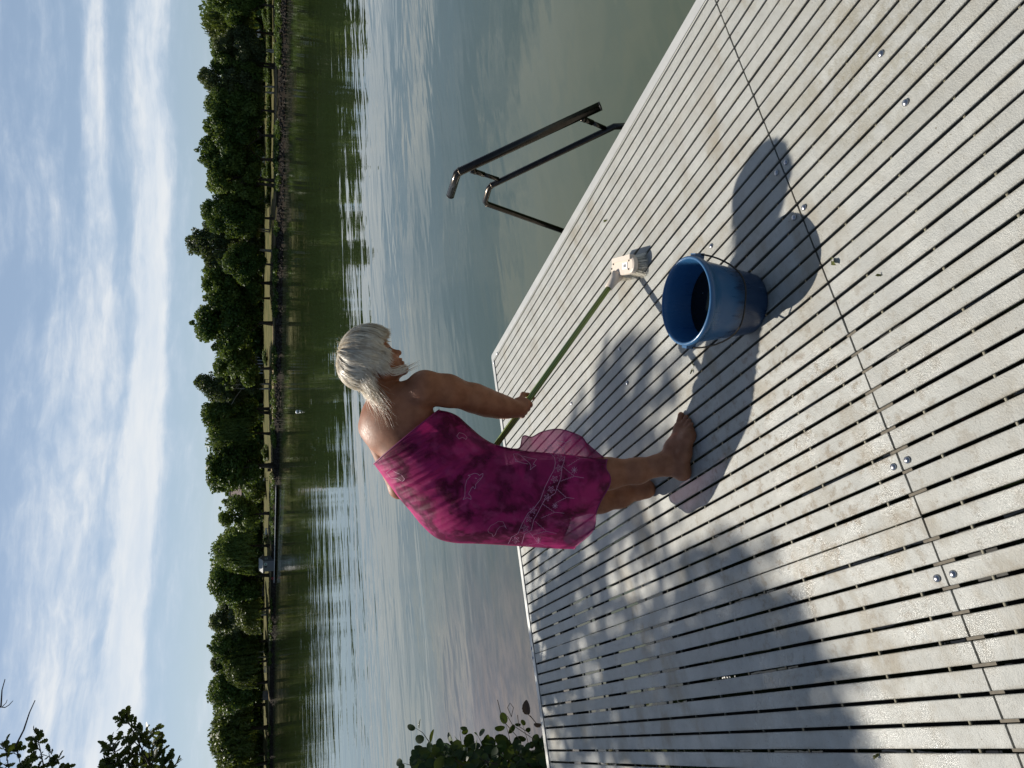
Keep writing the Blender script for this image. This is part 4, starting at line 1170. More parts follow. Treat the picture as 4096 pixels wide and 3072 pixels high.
def make_willow(seed, H_, W, leafmat_, n=420, leaf=0.30):
    rng = np.random.default_rng(seed)
    root = empty('willow_tree'); P = []; O = []
    rx = W / 2
    bumps = rng.uniform(0, 6.28, 5)
    for k in range(n):
        a = rng.uniform(0, 6.28); rr = rng.uniform(0.05, 1) ** 0.6
        lob = 1 + 0.16 * math.sin(3 * a + bumps[0]) + 0.12 * math.sin(5 * a + bumps[1])
        x, y = math.cos(a) * rr * rx * lob, math.sin(a) * rr * rx * lob
        z0 = H_ * (0.42 + 0.58 * math.sqrt(max(0, 1 - rr ** 2.4))) * rng.uniform(0.80, 1.02)
        L = rng.uniform(0.25, 0.75) * (z0 - 0.09 * H_)
        m_ = int(14 + L * 4.2); t = np.linspace(0, 1, m_)
        px_ = np.stack([x + 0.10 * rx * t * math.cos(a) + rng.normal(0, .12, m_), y + 0.10 * rx * t * math.sin(a) + rng.normal(0, .12, m_), z0 - L * t ** 1.2], 1)
        P.append(px_); O.append(np.tile([math.cos(a), math.sin(a), 0.2], (m_, 1)))
    # leafy dome
    d = rng.normal(size=(26, 3)); d[:, 2] = np.abs(d[:, 2]); d /= np.linalg.norm(d, axis=1, keepdims=True)
    Cc = d * np.array([rx * .75, rx * .75, H_ * 0.42]) + np.array([0, 0, H_ * 0.48])
    P2, O2 = clump_cloud(Cc, rng.uniform(0.11, 0.19, 26) * W, 95, rng)
    P = np.concatenate(P + [P2]); O = np.concatenate(O + [O2])
    n_ = len(P); N = O + rng.normal(0, .5, (n_, 3)); N /= np.linalg.norm(N, axis=1, keepdims=True)
    dn = np.tile([0, 0, -1.0], (n_, 1)) + rng.normal(0, .35, (n_, 3)); dn -= N * (dn * N).sum(1, keepdims=True); dn /= np.linalg.norm(dn, axis=1, keepdims=True)
    B_ = np.cross(N, dn); s = leaf * rng.uniform(.6, 1.4, (n_, 1))
    V = np.stack([P - dn * s * 1.1, P + B_ * s * .38, P + dn * s * 1.1, P - B_ * s * .38], 1).reshape(-1, 3)
    link('crown', quads_mesh('crown', V, np.arange(4 * n_).reshape(n_, 4)), leafmat_, root)
    proto_trunk(root, H_, 0.03 * H_, H_ * 0.15, H_ * 0.7, rng, M_BARK, 5, 0.1)
    return root
def make_bush(seed, H_, W, leafmat_):
    rng = np.random.default_rng(seed); root = empty('bush'); n = 22
    d = rng.normal(size=(n, 3)); d[:, 2] = np.abs(d[:, 2]); d /= np.linalg.norm(d, axis=1, keepdims=True)
    C_ = d * rng.uniform(.3, .85, (n, 1)) * np.array([W / 2, W / 2, H_ * .8]) + np.array([0, 0, H_ * .12])
    P, O = clump_cloud(C_, rng.uniform(.12, .22, n) * W, 150, rng); P[:, 2] = np.maximum(P[:, 2], 0.05)
    V, Q = leaf_quads(P, 0.26, 0.5, 1.3, O, 0.9, rng)
    link('crown', quads_mesh('crown', V, Q), leafmat_, root)
    proto_trunk(root, H_, 0.02 * H_ + .04, H_ * .1, H_ * .6, rng, M_BARK, 4)
    return root
PROTO = {
    'a': (make_broad(1, 12, 10, LM[0]), 12, 10), 'b': (make_broad(2, 12, 8.5, LM[1], n=40, lo=0.12, oval=1.3, twin=True), 12, 8.5),
    'c': (make_broad(3, 12, 11, LM[0], n=52, lo=0.12, oval=0.6, lean=-0.06), 12, 11),
    'd': (make_broad(4, 12, 8, LM[3], per=190, n=50, lo=0.10, leaf=0.26, oval=1.0, bark=M_BIRCH, twin=True), 12, 8),
    'e': (make_broad(5, 12, 9, LM[1], per=120, n=34, lo=0.2, leaf=0.36, oval=1.6, lean=0.08), 12, 9),
    'w': (make_willow(6, 11, 10, LM[2]), 11, 10), 'v': (make_willow(7, 11, 9, LM[1], leaf=0.28), 11, 9),
    'l': (make_bush(8, 4, 5, LM[4]), 4, 5), 'k': (make_bush(9, 4, 5, LM[0]), 4, 5)}
used = set()
def place(kind, yc, xtop, wpx, off, label, cat='tree', group='trees on the far shore'):
    root, H0, W0 = PROTO[kind]
    o = root if kind not in used else copy_tree(root)
    used.add(kind)
    base = shore_pt(yc, off); D = depth(base); top = at(xtop, yc, D)
    Hh = top[2] - base[2]; Wd = 1.16 * wpx * D / F
    o.location = base; o.scale = (Wd / W0, Wd / W0, Hh / H0); o.rotation_euler = (0, 0, random.uniform(0, 6.28))
    tag(o, label, cat, group)
    return o
for t in [
    ('w', 3045, 872, 190, 7, 'olive green willow at the far left end of the tree line'),
    ('a', 3010, 884, 140, 26, 'dark broadleaf tree behind the leftmost willow'),
    ('w', 2900, 842, 235, 8, 'broad trailing willow with a frizzy olive top, left of the grey wooden screen'),
    ('e', 2805, 862, 130, 24, 'tree behind and between the broad trailing willow and its dark neighbour'),
    ('c', 2722, 834, 165, 11, 'dark tree with a dense pointed top above the grey wooden screen'),
    ('w', 2632, 898, 140, 5, 'bright drooping willow in front, two trees left of the house gable'),
    ('d', 2618, 842, 140, 21, 'fine leaved tree rising behind the bright drooping willow'),
    ('a', 2550, 834, 140, 14, 'tall dark tree right of the bright drooping willow'),
    ('d', 2450, 836, 150, 20, 'grey green tree with airy top behind the low yellow green willow'),
    ('w', 2425, 938, 140, 4, 'low yellow green willow beside the blue grey house gable'),
    ('c', 2285, 834, 190, 11, 'large rounded tree directly behind and left of the grey hut'),
    ('v', 2165, 860, 150, 9, 'dark weeping tree right of the grey hut'),
    ('e', 2045, 872, 145, 9, 'loose tree with a thin open tip, behind the standing person'),
    ('b', 1850, 816, 205, 4, 'big black green tree leaning over the water, right of the gap with the house roof'),
    ('v', 1722, 842, 140, 12, 'weeping dark tree just right of the big black green tree'),
    ('b', 1645, 797, 140, 15, 'tree with a pointed top above the woman\'s shoulders'),
    ('d', 1530, 781, 140, 15, 'greyish fine leaved tree straight above the woman\'s back'),
    ('e', 1465, 850, 160, 5, 'lower bright green tree in front of the greyish one above the woman'),
    ('a', 1290, 771, 215, 8, 'tallest wide dark tree straight above the woman\'s face'),
    ('c', 1195, 834, 130, 15, 'shorter dark tree right of the tallest wide one'),
    ('b', 1130, 803, 160, 10, 'dark tree over the blue van'),
    ('d', 1000, 748, 170, 12, 'highest grey green tree of the whole shore, left of the gap'),
    ('a', 1055, 880, 130, 5, 'low black green tree in front of the highest grey green one'),
    ('c', 872, 806, 150, 8, 'dark green tree at the left side of the notch in the tree line'),
    ('d', 925, 812, 110, 19, 'pale tree peeping out between the notch and the highest tree'),
    ('b', 745, 818, 150, 8, 'tree at the right side of the notch with twin dark trunks'),
    ('a', 640, 788, 165, 10, 'broad sunlit tree above the silver car'),
    ('e', 545, 813, 140, 9, 'yellowish topped tree next right of the broad sunlit tree'),
    ('c', 450, 818, 140, 9, 'bushy mid green tree with a dark leaning trunk'),
    ('d', 352, 796, 150, 10, 'tall grey leaved tree with pale curved trunk'),
    ('b', 275, 834, 120, 9, 'narrow tree left of the red and white car'),
    ('d', 212, 850, 120, 8, 'lower feathery tree over the red and white car'),
    ('w', 140, 818, 160, 12, 'drooping olive tree near the right end of the shore'),
    ('a', 35, 812, 150, 8, 'dark tree at the right end of the visible shore'),
    ('c', -90, 812, 170, 9, 'tree cut off by the right border of the view')]:
    place(*t)
for t in [
    ('l', 1955, 940, 100, 27, 'light green bushy small tree in front of the house roof'),
    ('l', 1800, 1035, 60, 16, 'low light bush behind the big leaning tree'),
    ('k', 1420, 1045, 70, 22, 'dark bush beside the white columned pavilion'),
    ('k', 690, 1040, 80, 20, 'dark bush between the silver car and the blue tent'),
    ('l', 800, 1050, 60, 18, 'green bush in the notch of the tree line'),
    ('k', 2580, 1050, 70, 12, 'dark bush left of the grey wooden screen'),
    ('k', 2130, 1050, 60, 18, 'dark bush just right of the grey hut'),
    ('k', 300, 1045, 90, 20, 'dark bush under the pale trunked tree at right'),
    ('k', 80, 1040, 90, 18, 'dark bush at the right end of the shore')]:
    place(*t, cat='bush', group='bushes on the far shore')

# background thicket, waterside growth and stones: too many to count
rng = np.random.default_rng(21)
C_ = []; R_ = []
for k in range(640):
    y = rng.uniform(-900, 3400); off = rng.uniform(38, 75)
    if 1890 < y < 1990 or 2330 < y < 2372: continue
    q = shore_pt(y, off); D = depth(q); hh = (95 + 70 * (0.5 + 0.5 * math.sin(y * 0.021) * math.sin(y * 0.0093 + 1)) + rng.uniform(-25, 25)) * (1.12 if y < 1600 else 0.95) * D / F
    if 780 < y < 920: hh *= 0.7
    if 1985 < y < 2120: hh *= 0.45
    for j in range(6):
        C_.append(q + np.array([rng.normal(0, 1.2), rng.normal(0, 1.2), hh * (0.12 + 0.17 * j)])); R_.append(rng.uniform(1.1, 2.0) * D / 110)
P, O = clump_cloud(np.array(C_), np.array(R_), 17, rng)
V, Q = leaf_quads(P, 0.62, 0.4, 1.2, O, 0.9, rng)
tag(link('background_thicket', quads_mesh('background_thicket', V, Q), LM[0]), kind='stuff')
C_ = []; R_ = []
for k in range(620):
    y = rng.uniform(-400, 3300); q = shore_pt(y, rng.uniform(1.4, 3.4))
    if math.sin(y * 0.013) + 0.6 * math.sin(y * 0.037) < -0.35: continue
    C_.append(q + np.array([0, 0, 0.12])); R_.append(rng.uniform(0.35, 0.85))
P, O = clump_cloud(np.array(C_), np.array(R_), 190, rng, 0.6)
V, Q = leaf_quads(P, 0.15, 0.5, 1.8, O, 0.8, rng)
tag(link('waterside_plants', quads_mesh('waterside_plants', V, Q), LM[0]), kind='stuff')
mb = MB()
for k in range(2200):
    y = rng.uniform(-300, 3200); q = shore_pt(y, rng.uniform(-0.1, 2.0)); s = rng.uniform(0.10, 0.30)
    ax = rng.normal(size=(3, 3)); ax, _ = np.linalg.qr(ax)
    c = q + np.array([0, 0, 0.05]); vs = [c + s * (ax[i % 3] * (1 if i < 3 else -1)) * rng.uniform(.6, 1.1) for i in range(6)]
    mb.add(vs, [(0, 1, 2), (1, 3, 2), (3, 4, 2), (4, 0, 2), (1, 0, 5), (3, 1, 5), (4, 3, 5), (0, 4, 5)])
tag(mb.build('bank_stones', simple('stone', (0.055, 0.048, 0.040), 0.95, var=0.8, scale=1.2, spec=0.05)), kind='stuff')

C_ = []; R_ = []
for y in np.arange(-250, 770, 2.2):
    q = shore_pt(y, 15.5 + 0.5 * math.sin(y * .05)); C_.append(q + np.array([0, 0, 0.30])); R_.append(rng.uniform(.36, .5))
P, O = clump_cloud(np.array(C_), np.array(R_), 190, rng, 0.95)
V, Q = leaf_quads(P, 0.16, 0.5, 1.2, O, 0.8, rng)
hedge = link('hedge', quads_mesh('hedge', V, Q), LM[0]); tag(hedge, 'long low dark clipped hedge on the grass along the right part of the far shore', 'hedge')

# ------------------------------------------------------------------ small things on the far shore
def frame_at(y, off):
    """origin on the bank plus local axes: sideways (photo right), towards the camera, up"""
    q = shore_pt(y, off); n = inland(q[:2]); fw = np.array([-n[0], -n[1], 0]); rt = np.array([-fw[1], fw[0], 0])
    if rt @ RIGHT < 0: rt = -rt
    return q, rt, fw, np.array([0, 0, 1.0])
M_GREYW = simple('grey_planks', (0.155, 0.155, 0.165), 0.8, var=0.2, scale=3)
M_ROOFL = simple('light_roof', (0.46, 0.45, 0.42), 0.7, var=0.12, scale=2)
M_WHITE = simple('white_paint', (0.52, 0.53, 0.55), 0.5, var=0.08)
M_GREEN = simple('sign_green', (0.02, 0.22, 0.12), 0.5)
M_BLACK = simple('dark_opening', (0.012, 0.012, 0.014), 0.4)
M_RED = simple('red_paint', (0.45, 0.03, 0.03), 0.5)
M_GLASS = simple('car_glass', (0.02, 0.025, 0.03), 0.08)
M_RUB = simple('rubber', (0.02, 0.02, 0.02), 0.8)
# boardwalk with the grey hut
q, rt, fw, up = frame_at(2110, 0.7); DQ = depth(q); px1 = DQ / F
A_, B2_ = shore_pt(1935, 0.5), shore_pt(2300, 0.5)
zb = at(1100, 2110, DQ)[2]
bw = empty('boardwalk', (A_ + B2_) / 2); tag(bw, 'long low whitish boardwalk edge along the far bank under the grey hut', 'boardwalk')
d_ = nrm(B2_ - A_); d_[2] = 0; d_ = nrm(d_); s_ = np.array([-d_[1], d_[0], 0]); Lb = np.linalg.norm((B2_ - A_)[:2]); mid_ = (A_ + B2_) / 2
mb = MB(); mb.box((mid_[0], mid_[1], zb), (Lb, 2.2, 0.10), (d_, s_, up)); mb.build('planking', simple('bleached_planks', (0.60, 0.60, 0.60), 0.4, var=0.1), bw)
for k in range(15):
    mb = MB(); c_ = A_ + (B2_ - A_) * (k + 0.5) / 15; mb.tube([(c_[0], c_[1], -1.0), (c_[0], c_[1], zb)], 0.09, 8); mb.build('post', M_BARK, bw)
q, rt, fw, up = frame_at(2235, 1.2); D = depth(q); k_ = D / F
hut = empty('hut', q); tag(hut, 'small grey lifeguard hut with pale roof and round green cross sign at the waterline', 'hut')
rot = lambda a: (rt * math.cos(a) + fw * math.sin(a), -rt * math.sin(a) + fw * math.cos(a))
hx, hy = rot(0.52); zb0 = zb + 0.05; hw, hd, hh = 46 * k_, 42 * k_, 42 * k_
c0 = np.array([q[0], q[1], zb0]) 
mb = MB(); mb.box(c0 + up * hh / 2, (hw, hd, hh), (hx, hy, up))
mb.add([c0 + up * hh - hx * hw / 2 - hy * hd / 2, c0 + up * hh - hx * hw / 2 + hy * hd / 2, c0 + up * (hh + 13 * k_) - hx * hw / 2,
        c0 + up * hh + hx * hw / 2 - hy * hd / 2, c0 + up * hh + hx * hw / 2 + hy * hd / 2, c0 + up * (hh + 13 * k_) + hx * hw / 2], [(0, 1, 2), (3, 5, 4)])
mb.build('hut_wall', M_GREYW, hut)
mb = MB()
for sg in (1, -1):
    e = nrm(hy * sg * hd / 2 - up * 13 * k_)
    mb.box(c0 + up * (hh + 6.9 * k_) + hy * sg * hd * 0.27, (hw + 9 * k_, math.hypot(hd / 2, 13 * k_) + 5 * k_, 1.6 * k_), (hx, e, np.cross(hx, e)))
mb.build('hut_roof', M_ROOFL, hut)
front = c0 + hy * (hd / 2)
mb = MB(); cs = front + up * hh * 0.76 + hx * hw * 0.22; mb.tube([cs, cs + hy * 0.5 * k_], 6.3 * k_, 20); sg_ = mb.build('round_sign', M_WHITE, hut)
mb = MB(); mb.box(cs + hy * 0.8 * k_, (7 * k_, 3 * k_, 0.3 * k_), (hx, up, hy)); mb.box(cs + hy * 0.85 * k_, (3 * k_, 7 * k_, 0.3 * k_), (hx, up, hy)); mb.build('green_cross', M_GREEN, sg_)
mb = MB(); mb.box(front + up * hh * 0.74 - hx * hw * 0.02 + hy * 0.2 * k_, (9 * k_, 9 * k_, 0.8 * k_), (hx, up, hy)); mb.build('window', M_BLACK, hut)
mb = MB(); cs = c0 + hx * hw / 2 + up * hh * 0.70; mb.box(cs, (12 * k_, 11 * k_, 0.8 * k_), (hy, up, hx)); sg_ = mb.build('square_sign', M_WHITE, hut)
mb = MB(); mb.box(cs + hx * 0.6 * k_, (7 * k_, 2.2 * k_, 0.4 * k_), (hy, up, hx)); mb.box(cs + hx * 0.65 * k_, (2.2 * k_, 7 * k_, 0.4 * k_), (hy, up, hx)); mb.build('green_cross', M_GREEN, sg_)
# life ring on a post
q, rt, fw, up = frame_at(2300, 0.4); k_ = depth(q) / F
lr = empty('life_ring', q); tag(lr, 'red life ring on a thin post left of the grey hut', 'life ring')
mb = MB(); mb.tube([q - up * 0.8, q + up * 16 * k_], 0.05, 6); mb.build('post', M_GREYW, lr)
mb = MB(); cc_ = q + up * 10 * k_ + fw * 0.1; mb.tube([cc_ + (rt * math.cos(a) + up * math.sin(a)) * 3.6 * k_ for a in np.linspace(0, 6.2832, 15)], 1.3 * k_, 8); mb.build('ring', M_RED, lr)
# cars and vans
def car(y, x_mid, wpx, hpx, off, mat, label, cat='car', van=False):
    q, rt, fw, up = frame_at(y, off); k_ = depth(q) / F
    c = np.array([q[0], q[1], q[2]]); L, Hc_ = wpx * k_, hpx * k_
    c[2] = at(x_mid + hpx / 2, y, depth(q))[2]
    r = empty('parked_' + cat.replace(' ', '_'), c); tag(r, label, cat, 'vehicles parked behind the far shore trees')
    Wd = 1.7
    P_ = [(-.5, .18), (-.5, .52), (-.47, .56), (-.30, .60), (-.17, .97), (.22, 1.0), (.36, .62), (.47, .55), (.5, .45), (.5, .18)] if not van else \
         [(-.5, .15), (-.5, .95), (-.46, 1.0), (.30, 1.0), (.40, .60), (.5, .52), (.5, .15)]
    mb = MB(); n = len(P_)
    vs = [c + rt * a * L + up * z * Hc_ + fw * sg * Wd / 2 for sg in (1, -1) for a, z in P_]
    mb.add(vs, [tuple(range(n)), tuple(reversed(range(n, 2 * n)))] + [(i, n + i, n + (i + 1) % n, (i + 1) % n) for i in range(n)])
    mb.build('body', mat, r)
    W_ = [(-.27, .62), (-.16, .90), (.20, .93), (.31, .64)] if not van else [(.05, .60), (.05, .90), (.29, .92), (.37, .60)]
    mb = MB(); mb.add([c + rt * a * L + up * z * Hc_ + fw * (Wd / 2 + .02) for a, z in W_], [(0, 1, 2, 3)]); mb.build('side_window', M_GLASS, r); mb = MB(); mb.add([c + rt * a * L + up * z * Hc_ - fw * (Wd / 2 + .02) for a, z in W_], [(3, 2, 1, 0)]); mb.build('side_window', M_GLASS, r)
    for a in (-.31, .31):
        for sg in (1, -1):
            w_ = c + rt * a * L + up * .18 * Hc_ + fw * sg * (Wd / 2 - .12); mb = MB(); mb.tube([w_, w_ + fw * sg * .2], .19 * Hc_ + .02, 14); mb.build('wheel', M_RUB, r)
M_SILV = simple('silver_paint', (0.50, 0.53, 0.56), 0.3, 0.3); M_BLUEP = simple('blue_paint', (0.05, 0.14, 0.30), 0.3); M_NAVY = simple('navy_paint', (0.025, 0.03, 0.07), 0.3)
car(657, 1052, 50, 20, 32, M_SILV, 'silver car with a rounded roof under the broad sunlit tree')
car(822, 1042, 46, 22, 34, M_NAVY, 'dark blue car in the notch of the tree line')
car(858, 1046, 34, 16, 30, M_WHITE, 'white car standing just left of the dark blue one')
car(1034, 1045, 28, 30, 30, M_BLUEP, 'blue van half hidden under the dark trees', 'van', True)
car(150, 1034, 34, 26, 32, M_WHITE, 'white car with red rear near the right end of the shore')
# tent
q, rt, fw, up = frame_at(700, 36); k_ = depth(q) / F; q = np.array([*q[:2], at(1058, 700, depth(q))[2]])
tent = empty('tent', q); tag(tent, 'blue grey peaked tent roof between two cars', 'tent')
mb = MB(); w_ = 17 * k_; h0, h1 = 12 * k_, 34 * k_
for sg in (1, -1): mb.add([q + rt * sg * w_ + up * h0 + fw * w_, q + rt * sg * w_ + up * h0 - fw * w_, q + up * h1 - fw * w_, q + up * h1 + fw * w_], [(0, 1, 2, 3)])
mb.add([q + rt * w_ + up * h0 + fw * w_, q - rt * w_ + up * h0 + fw * w_, q + up * h1 + fw * w_], [(0, 1, 2)])
mb.build('tent_roof', simple('tent_cloth', (0.20, 0.21, 0.33), 0.8), tent)
for a in (1, -1):
    for c_ in (1, -1): mb = MB(); p_ = q + rt * a * w_ * .95 + fw * c_ * w_ * .95; mb.tube([p_, p_ + up * h0], .05, 6); mb.build('tent_pole', M_GREYW, tent)
# white columned pavilion
for (y, wpx, lab, nm) in ((1447, 78, 'open pavilion with bright white columns behind the trees above the woman', 7), (1640, 60, 'second white columned shelter behind the pointed tree', 5)):
    q, rt, fw, up = frame_at(y, 44); k_ = depth(q) / F; q = np.array([*q[:2], at(1054, y, depth(q))[2]])
    pv_ = empty('pavilion', q); tag(pv_, lab, 'pavilion')
    mb = MB(); mb.box(q + up * 28 * k_, (wpx * 1.1 * k_, 5, 5 * k_), (rt, fw, up)); mb.build('roof', M_GREYW, pv_)
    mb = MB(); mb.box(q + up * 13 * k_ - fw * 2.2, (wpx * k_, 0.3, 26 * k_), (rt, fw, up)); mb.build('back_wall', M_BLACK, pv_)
    for i in range(nm):
        mb = MB(); mb.box(q + rt * (i / (nm - 1) - .5) * wpx * .95 * k_ + up * 12.5 * k_ + fw * 2, (4.2 * k_, .4, 25 * k_), (rt, fw, up)); mb.build('column', M_WHITE, pv_)
# houses
def house(y, xr, wpx, hpx, off, wall, roof, label, chim=True, gable=False):
    q, rt, fw, up = frame_at(y, off); k_ = depth(q) / F; ztop = at(xr, y, depth(q))[2]
    q = np.array([q[0], q[1], ztop - hpx * k_]); r = empty('house', q); tag(r, label, 'house')
    w_, d_, h_ = wpx * k_, 9.0, hpx * 0.62 * k_; rh = hpx * 0.38 * k_
    hx, hy = (fw, rt) if gable else (rt, fw)
    hw_, hd_ = (d_, w_) if gable else (w_, d_)
    mb = MB(); mb.box(q + up * (h_ / 2 - 2), (hw_, hd_, h_ + 4), (hx, hy, up))
    mb.add([q + up * h_ + hx * sx * hw_ / 2 + hy * sy * hd_ / 2 for sx in (1, -1) for sy in (1, -1)] + [q + up * (h_ + rh) + hx * sx * hw_ / 2 for sx in (1, -1)], [(0, 1, 4), (3, 2, 5)])
    mb.build('wall', wall, r)
    mb = MB()
    for sg in (1, -1):
        e = nrm(hy * sg * hd_ / 2 - up * rh); mb.box(q + up * (h_ + rh * .5 + .1) + hy * sg * hd_ * .26, (hw_ + .8, math.hypot(hd_ / 2, rh) + .7, .2), (hx, e, np.cross(hx, e)))
    ro = mb.build('roof', roof, r)
    if chim:
        for t in (-.32, .30):
            mb = MB(); mb.box(q + up * (h_ + rh + .5) + hx * hw_ * t, (1.9, 1.2, 1.9), (hx, hy, up)); mb.build('chimney', simple('chimney_brick', (0.22, 0.15, 0.12), 0.9), ro)
    for i in range(3):
        for hz in (.35, .75):
            mb = MB(); cw = q + up * h_ * hz + rt * (i - 1) * w_ * .28 + fw * ((d_ / 2 if not gable else d_ / 2) + .03)
            mb.box(cw, (1.1, 1.3, .1), (rt, up, fw)); f_ = mb.build('window', M_WHITE, r)
            mb = MB(); mb.box(cw + fw * .06, (.85, 1.05, .04), (rt, up, fw)); mb.build('pane', M_GLASS, f_)
house(1968, 925, 90, 110, 60, simple('pale_wall', (0.45, 0.46, 0.48), 0.8), simple('brown_roof', (0.19, 0.13, 0.11), 0.8), 'house with brown roof and two chimneys in the gap of the trees')
house(2350, 940, 44, 100, 40, simple('slate_wall', (0.13, 0.13, 0.19), 0.8), simple('slate_roof', (0.20, 0.20, 0.23), 0.7), 'blue grey house gable between the hut tree and the low willow', False, True)
# standing person, two benches, bin, notice board, wooden screen
q, rt, fw, up = frame_at(2041, 9); k_ = depth(q) / F
pr = empty('person', q); tag(pr, 'tiny dark clothed person walking on the far grass right of the hut', 'person')
def small_body(q, hgt):
    f2 = Field(q - np.array([.5, .5, .05]), q + np.array([.5, .5, hgt + .1]), 0.035); s = hgt / 1.7; K = lambda a, b_, z: q + rt * a * s + fw * b_ * s + up * z * s
    f2.chain([K(0, 0, 1.42), K(0, 0, 1.15), K(0, 0, .92)], [.15 * s, .14 * s, .15 * s], .08)
    f2.ball(K(.02, .02, 1.60), .105 * s, .02); f2.cone(K(0, 0, 1.4), K(.01, .01, 1.56), .06 * s, .06 * s, .04)
    for sg in (1, -1):
        f2.chain([K(.08 * sg, 0, .92), K(.10 * sg + .06 * sg, .04, .5), K(.20 * sg, 0, .08), K(.20 * sg + .14, .0, .05)], [.095 * s, .075 * s, .055 * s, .045 * s], .05)
        f2.chain([K(.2 * sg, 0, 1.38), K(.27 * sg, .02, 1.1), K(.26 * sg + .1, .05, .85)], [.06 * s, .05 * s, .04 * s], .05)
    return f2.mesh('body')
link('body', small_body(q, 26 * k_), simple('dark_clothes', (0.03, 0.025, 0.03), 0.8), pr, True)
def bench(y, off, mat, label, wpx=26):
    q, rt, fw, up = frame_at(y, off); k_ = depth(q) / F; r = empty('bench', q); tag(r, label, 'bench', 'benches on the far shore')
    L = wpx * k_
    mb = MB(); mb.box(q + up * .45, (L, .42, .07), (rt, fw, up)); mb.build('seat', mat, r)
    mb = MB(); mb.box(q + up * .85 - fw * .2, (L, .07, .28), (rt, fw, up)); mb.build('backrest', mat, r)
    for a in (-.4, .4):
        mb = MB(); mb.box(q + rt * a * L + up * .3 - fw * .1, (.08, .4, .9), (rt, fw, up)); mb.build('leg', M_BLACK, r)
bench(2108, 7, M_WHITE, 'white two slat bench right of the hut, catching the sun')
bench(2670, 8, M_WHITE, 'pale bench left of the grey wooden screen')
bench(1520, 14, M_BARK, 'dark bench in front of the white columned pavilion', 18)
q, rt, fw, up = frame_at(1866, 8); k_ = depth(q) / F; r = empty('litter_bin', q); tag(r, 'square dark litter bin on the grass beside the leaning tree', 'bin')
mb = MB(); mb.box(q + up * 6 * k_, (11 * k_, .6, 12 * k_), (rt, fw, up), 1.08); mb.build('bin_body', M_BLACK, r)
mb = MB(); mb.box(q + up * 12.6 * k_, (13 * k_, .7, 1.4 * k_), (rt, fw, up)); mb.build('lid', M_GREYW, r)
q, rt, fw, up = frame_at(1905, 18); k_ = depth(q) / F; r = empty('notice_board', q); tag(r, 'small white and dark notice board left of the litter bin', 'sign')
mb = MB(); mb.box(q + up * 13 * k_, (11 * k_, .1, 9 * k_), (rt, fw, up)); mb.build('panel', M_WHITE, r)
mb = MB(); mb.box(q + up * 11 * k_ + fw * .07, (9 * k_, .04, 4 * k_), (rt, fw, up)); mb.build('panel_print', M_BLACK, r)
for a in (-1, 1): mb = MB(); mb.tube([q + rt * a * 5 * k_, q + rt * a * 5 * k_ + up * 17 * k_], .06, 6); mb.build('post', M_BARK, r)
q, rt, fw, up = frame_at(2770, 9); k_ = depth(q) / F; r = empty('wooden_screen', q); tag(r, 'plain grey wooden screen standing on the left part of the far bank', 'screen')
mb = MB()
for i in range(8): mb.box(q + rt * (i - 3.5) * 4.3 * k_ + up * 10 * k_, (4.0 * k_, .1, 20 * k_), (rt, fw, up))
mb.build('boards', M_GREYW, r)
for a in (-1, 1): mb = MB(); mb.tube([q + rt * a * 16 * k_ - fw * .15, q + rt * a * 16 * k_ - fw * .15 + up * 21 * k_], .1, 6); mb.build('post', M_BARK, r)
# ------------------------------------------------------------------ the overhanging oak on the near bank
def leaf_ngons(items, outline, fold=0.25, curl=0.0):
    """items: (pos, dir, normal, length, width). Each leaf: a rim polygon fan folded along the midrib"""
    V = []; Q = []
    n = len(outline)
    for p, d, nn, L, Wd in items:
        d = nrm(d); nn = nrm(np.asarray(nn) - d * (np.asarray(nn) @ d)); s = np.cross(nn, d); b0 = len(V)
        mids = []
        for (a, w_) in outline:
            lift = fold * w_ * Wd; droop = -curl * L * a * a
            V.append(p + d * L * a + s * w_ * Wd + nn * (lift + droop)); V.append(p + d * L * a + nn * droop); V.append(p + d * L * a - s * w_ * Wd + nn * (lift + droop))
        for i in range(n - 1):
            for k in (0, 1): Q.append((b0 + 3 * i + k, b0 + 3 * i + k + 1, b0 + 3 * (i + 1) + k + 1, b0 + 3 * (i + 1) + k))
    return np.array(V), np.array(Q)
OAK = [(0, .02), (.10, .08), (.22, .20), (.30, .14), (.42, .30), (.50, .19), (.64, .36), (.72, .24), (.86, .27), (.95, .14), (1.0, .02)]
ALDER = [(0, .03), (.06, .22), (.16, .35), (.24, .38), (.34, .46), (.44, .45), (.55, .49), (.66, .44), (.76, .42), (.86, .32), (.93, .24), (.985, .13), (1.0, .03)]
M_OAK = leafmat('oak_leaf', (0.022, 0.038, 0.009), (0.055, 0.075, 0.015), 0.24, 9)
M_ALDER = leafmat('alder_leaf', (0.014, 0.036, 0.007), (0.038, 0.075, 0.014), 0.17, 11, 0.42)
M_TWIG = simple('twig_bark', (0.035, 0.028, 0.026), 0.85, var=0.3, scale=60)
r5 = random.Random(3)
def rnd(s=1.0): return np.array([r5.gauss(0, s) for _ in range(3)])
oak = empty('overhanging_oak', (-7.2, 4.6, 0.0)); tag(oak, 'oak overhanging the jetty, its leafy twigs entering at the upper left', 'tree')
items = []; tw = MB()
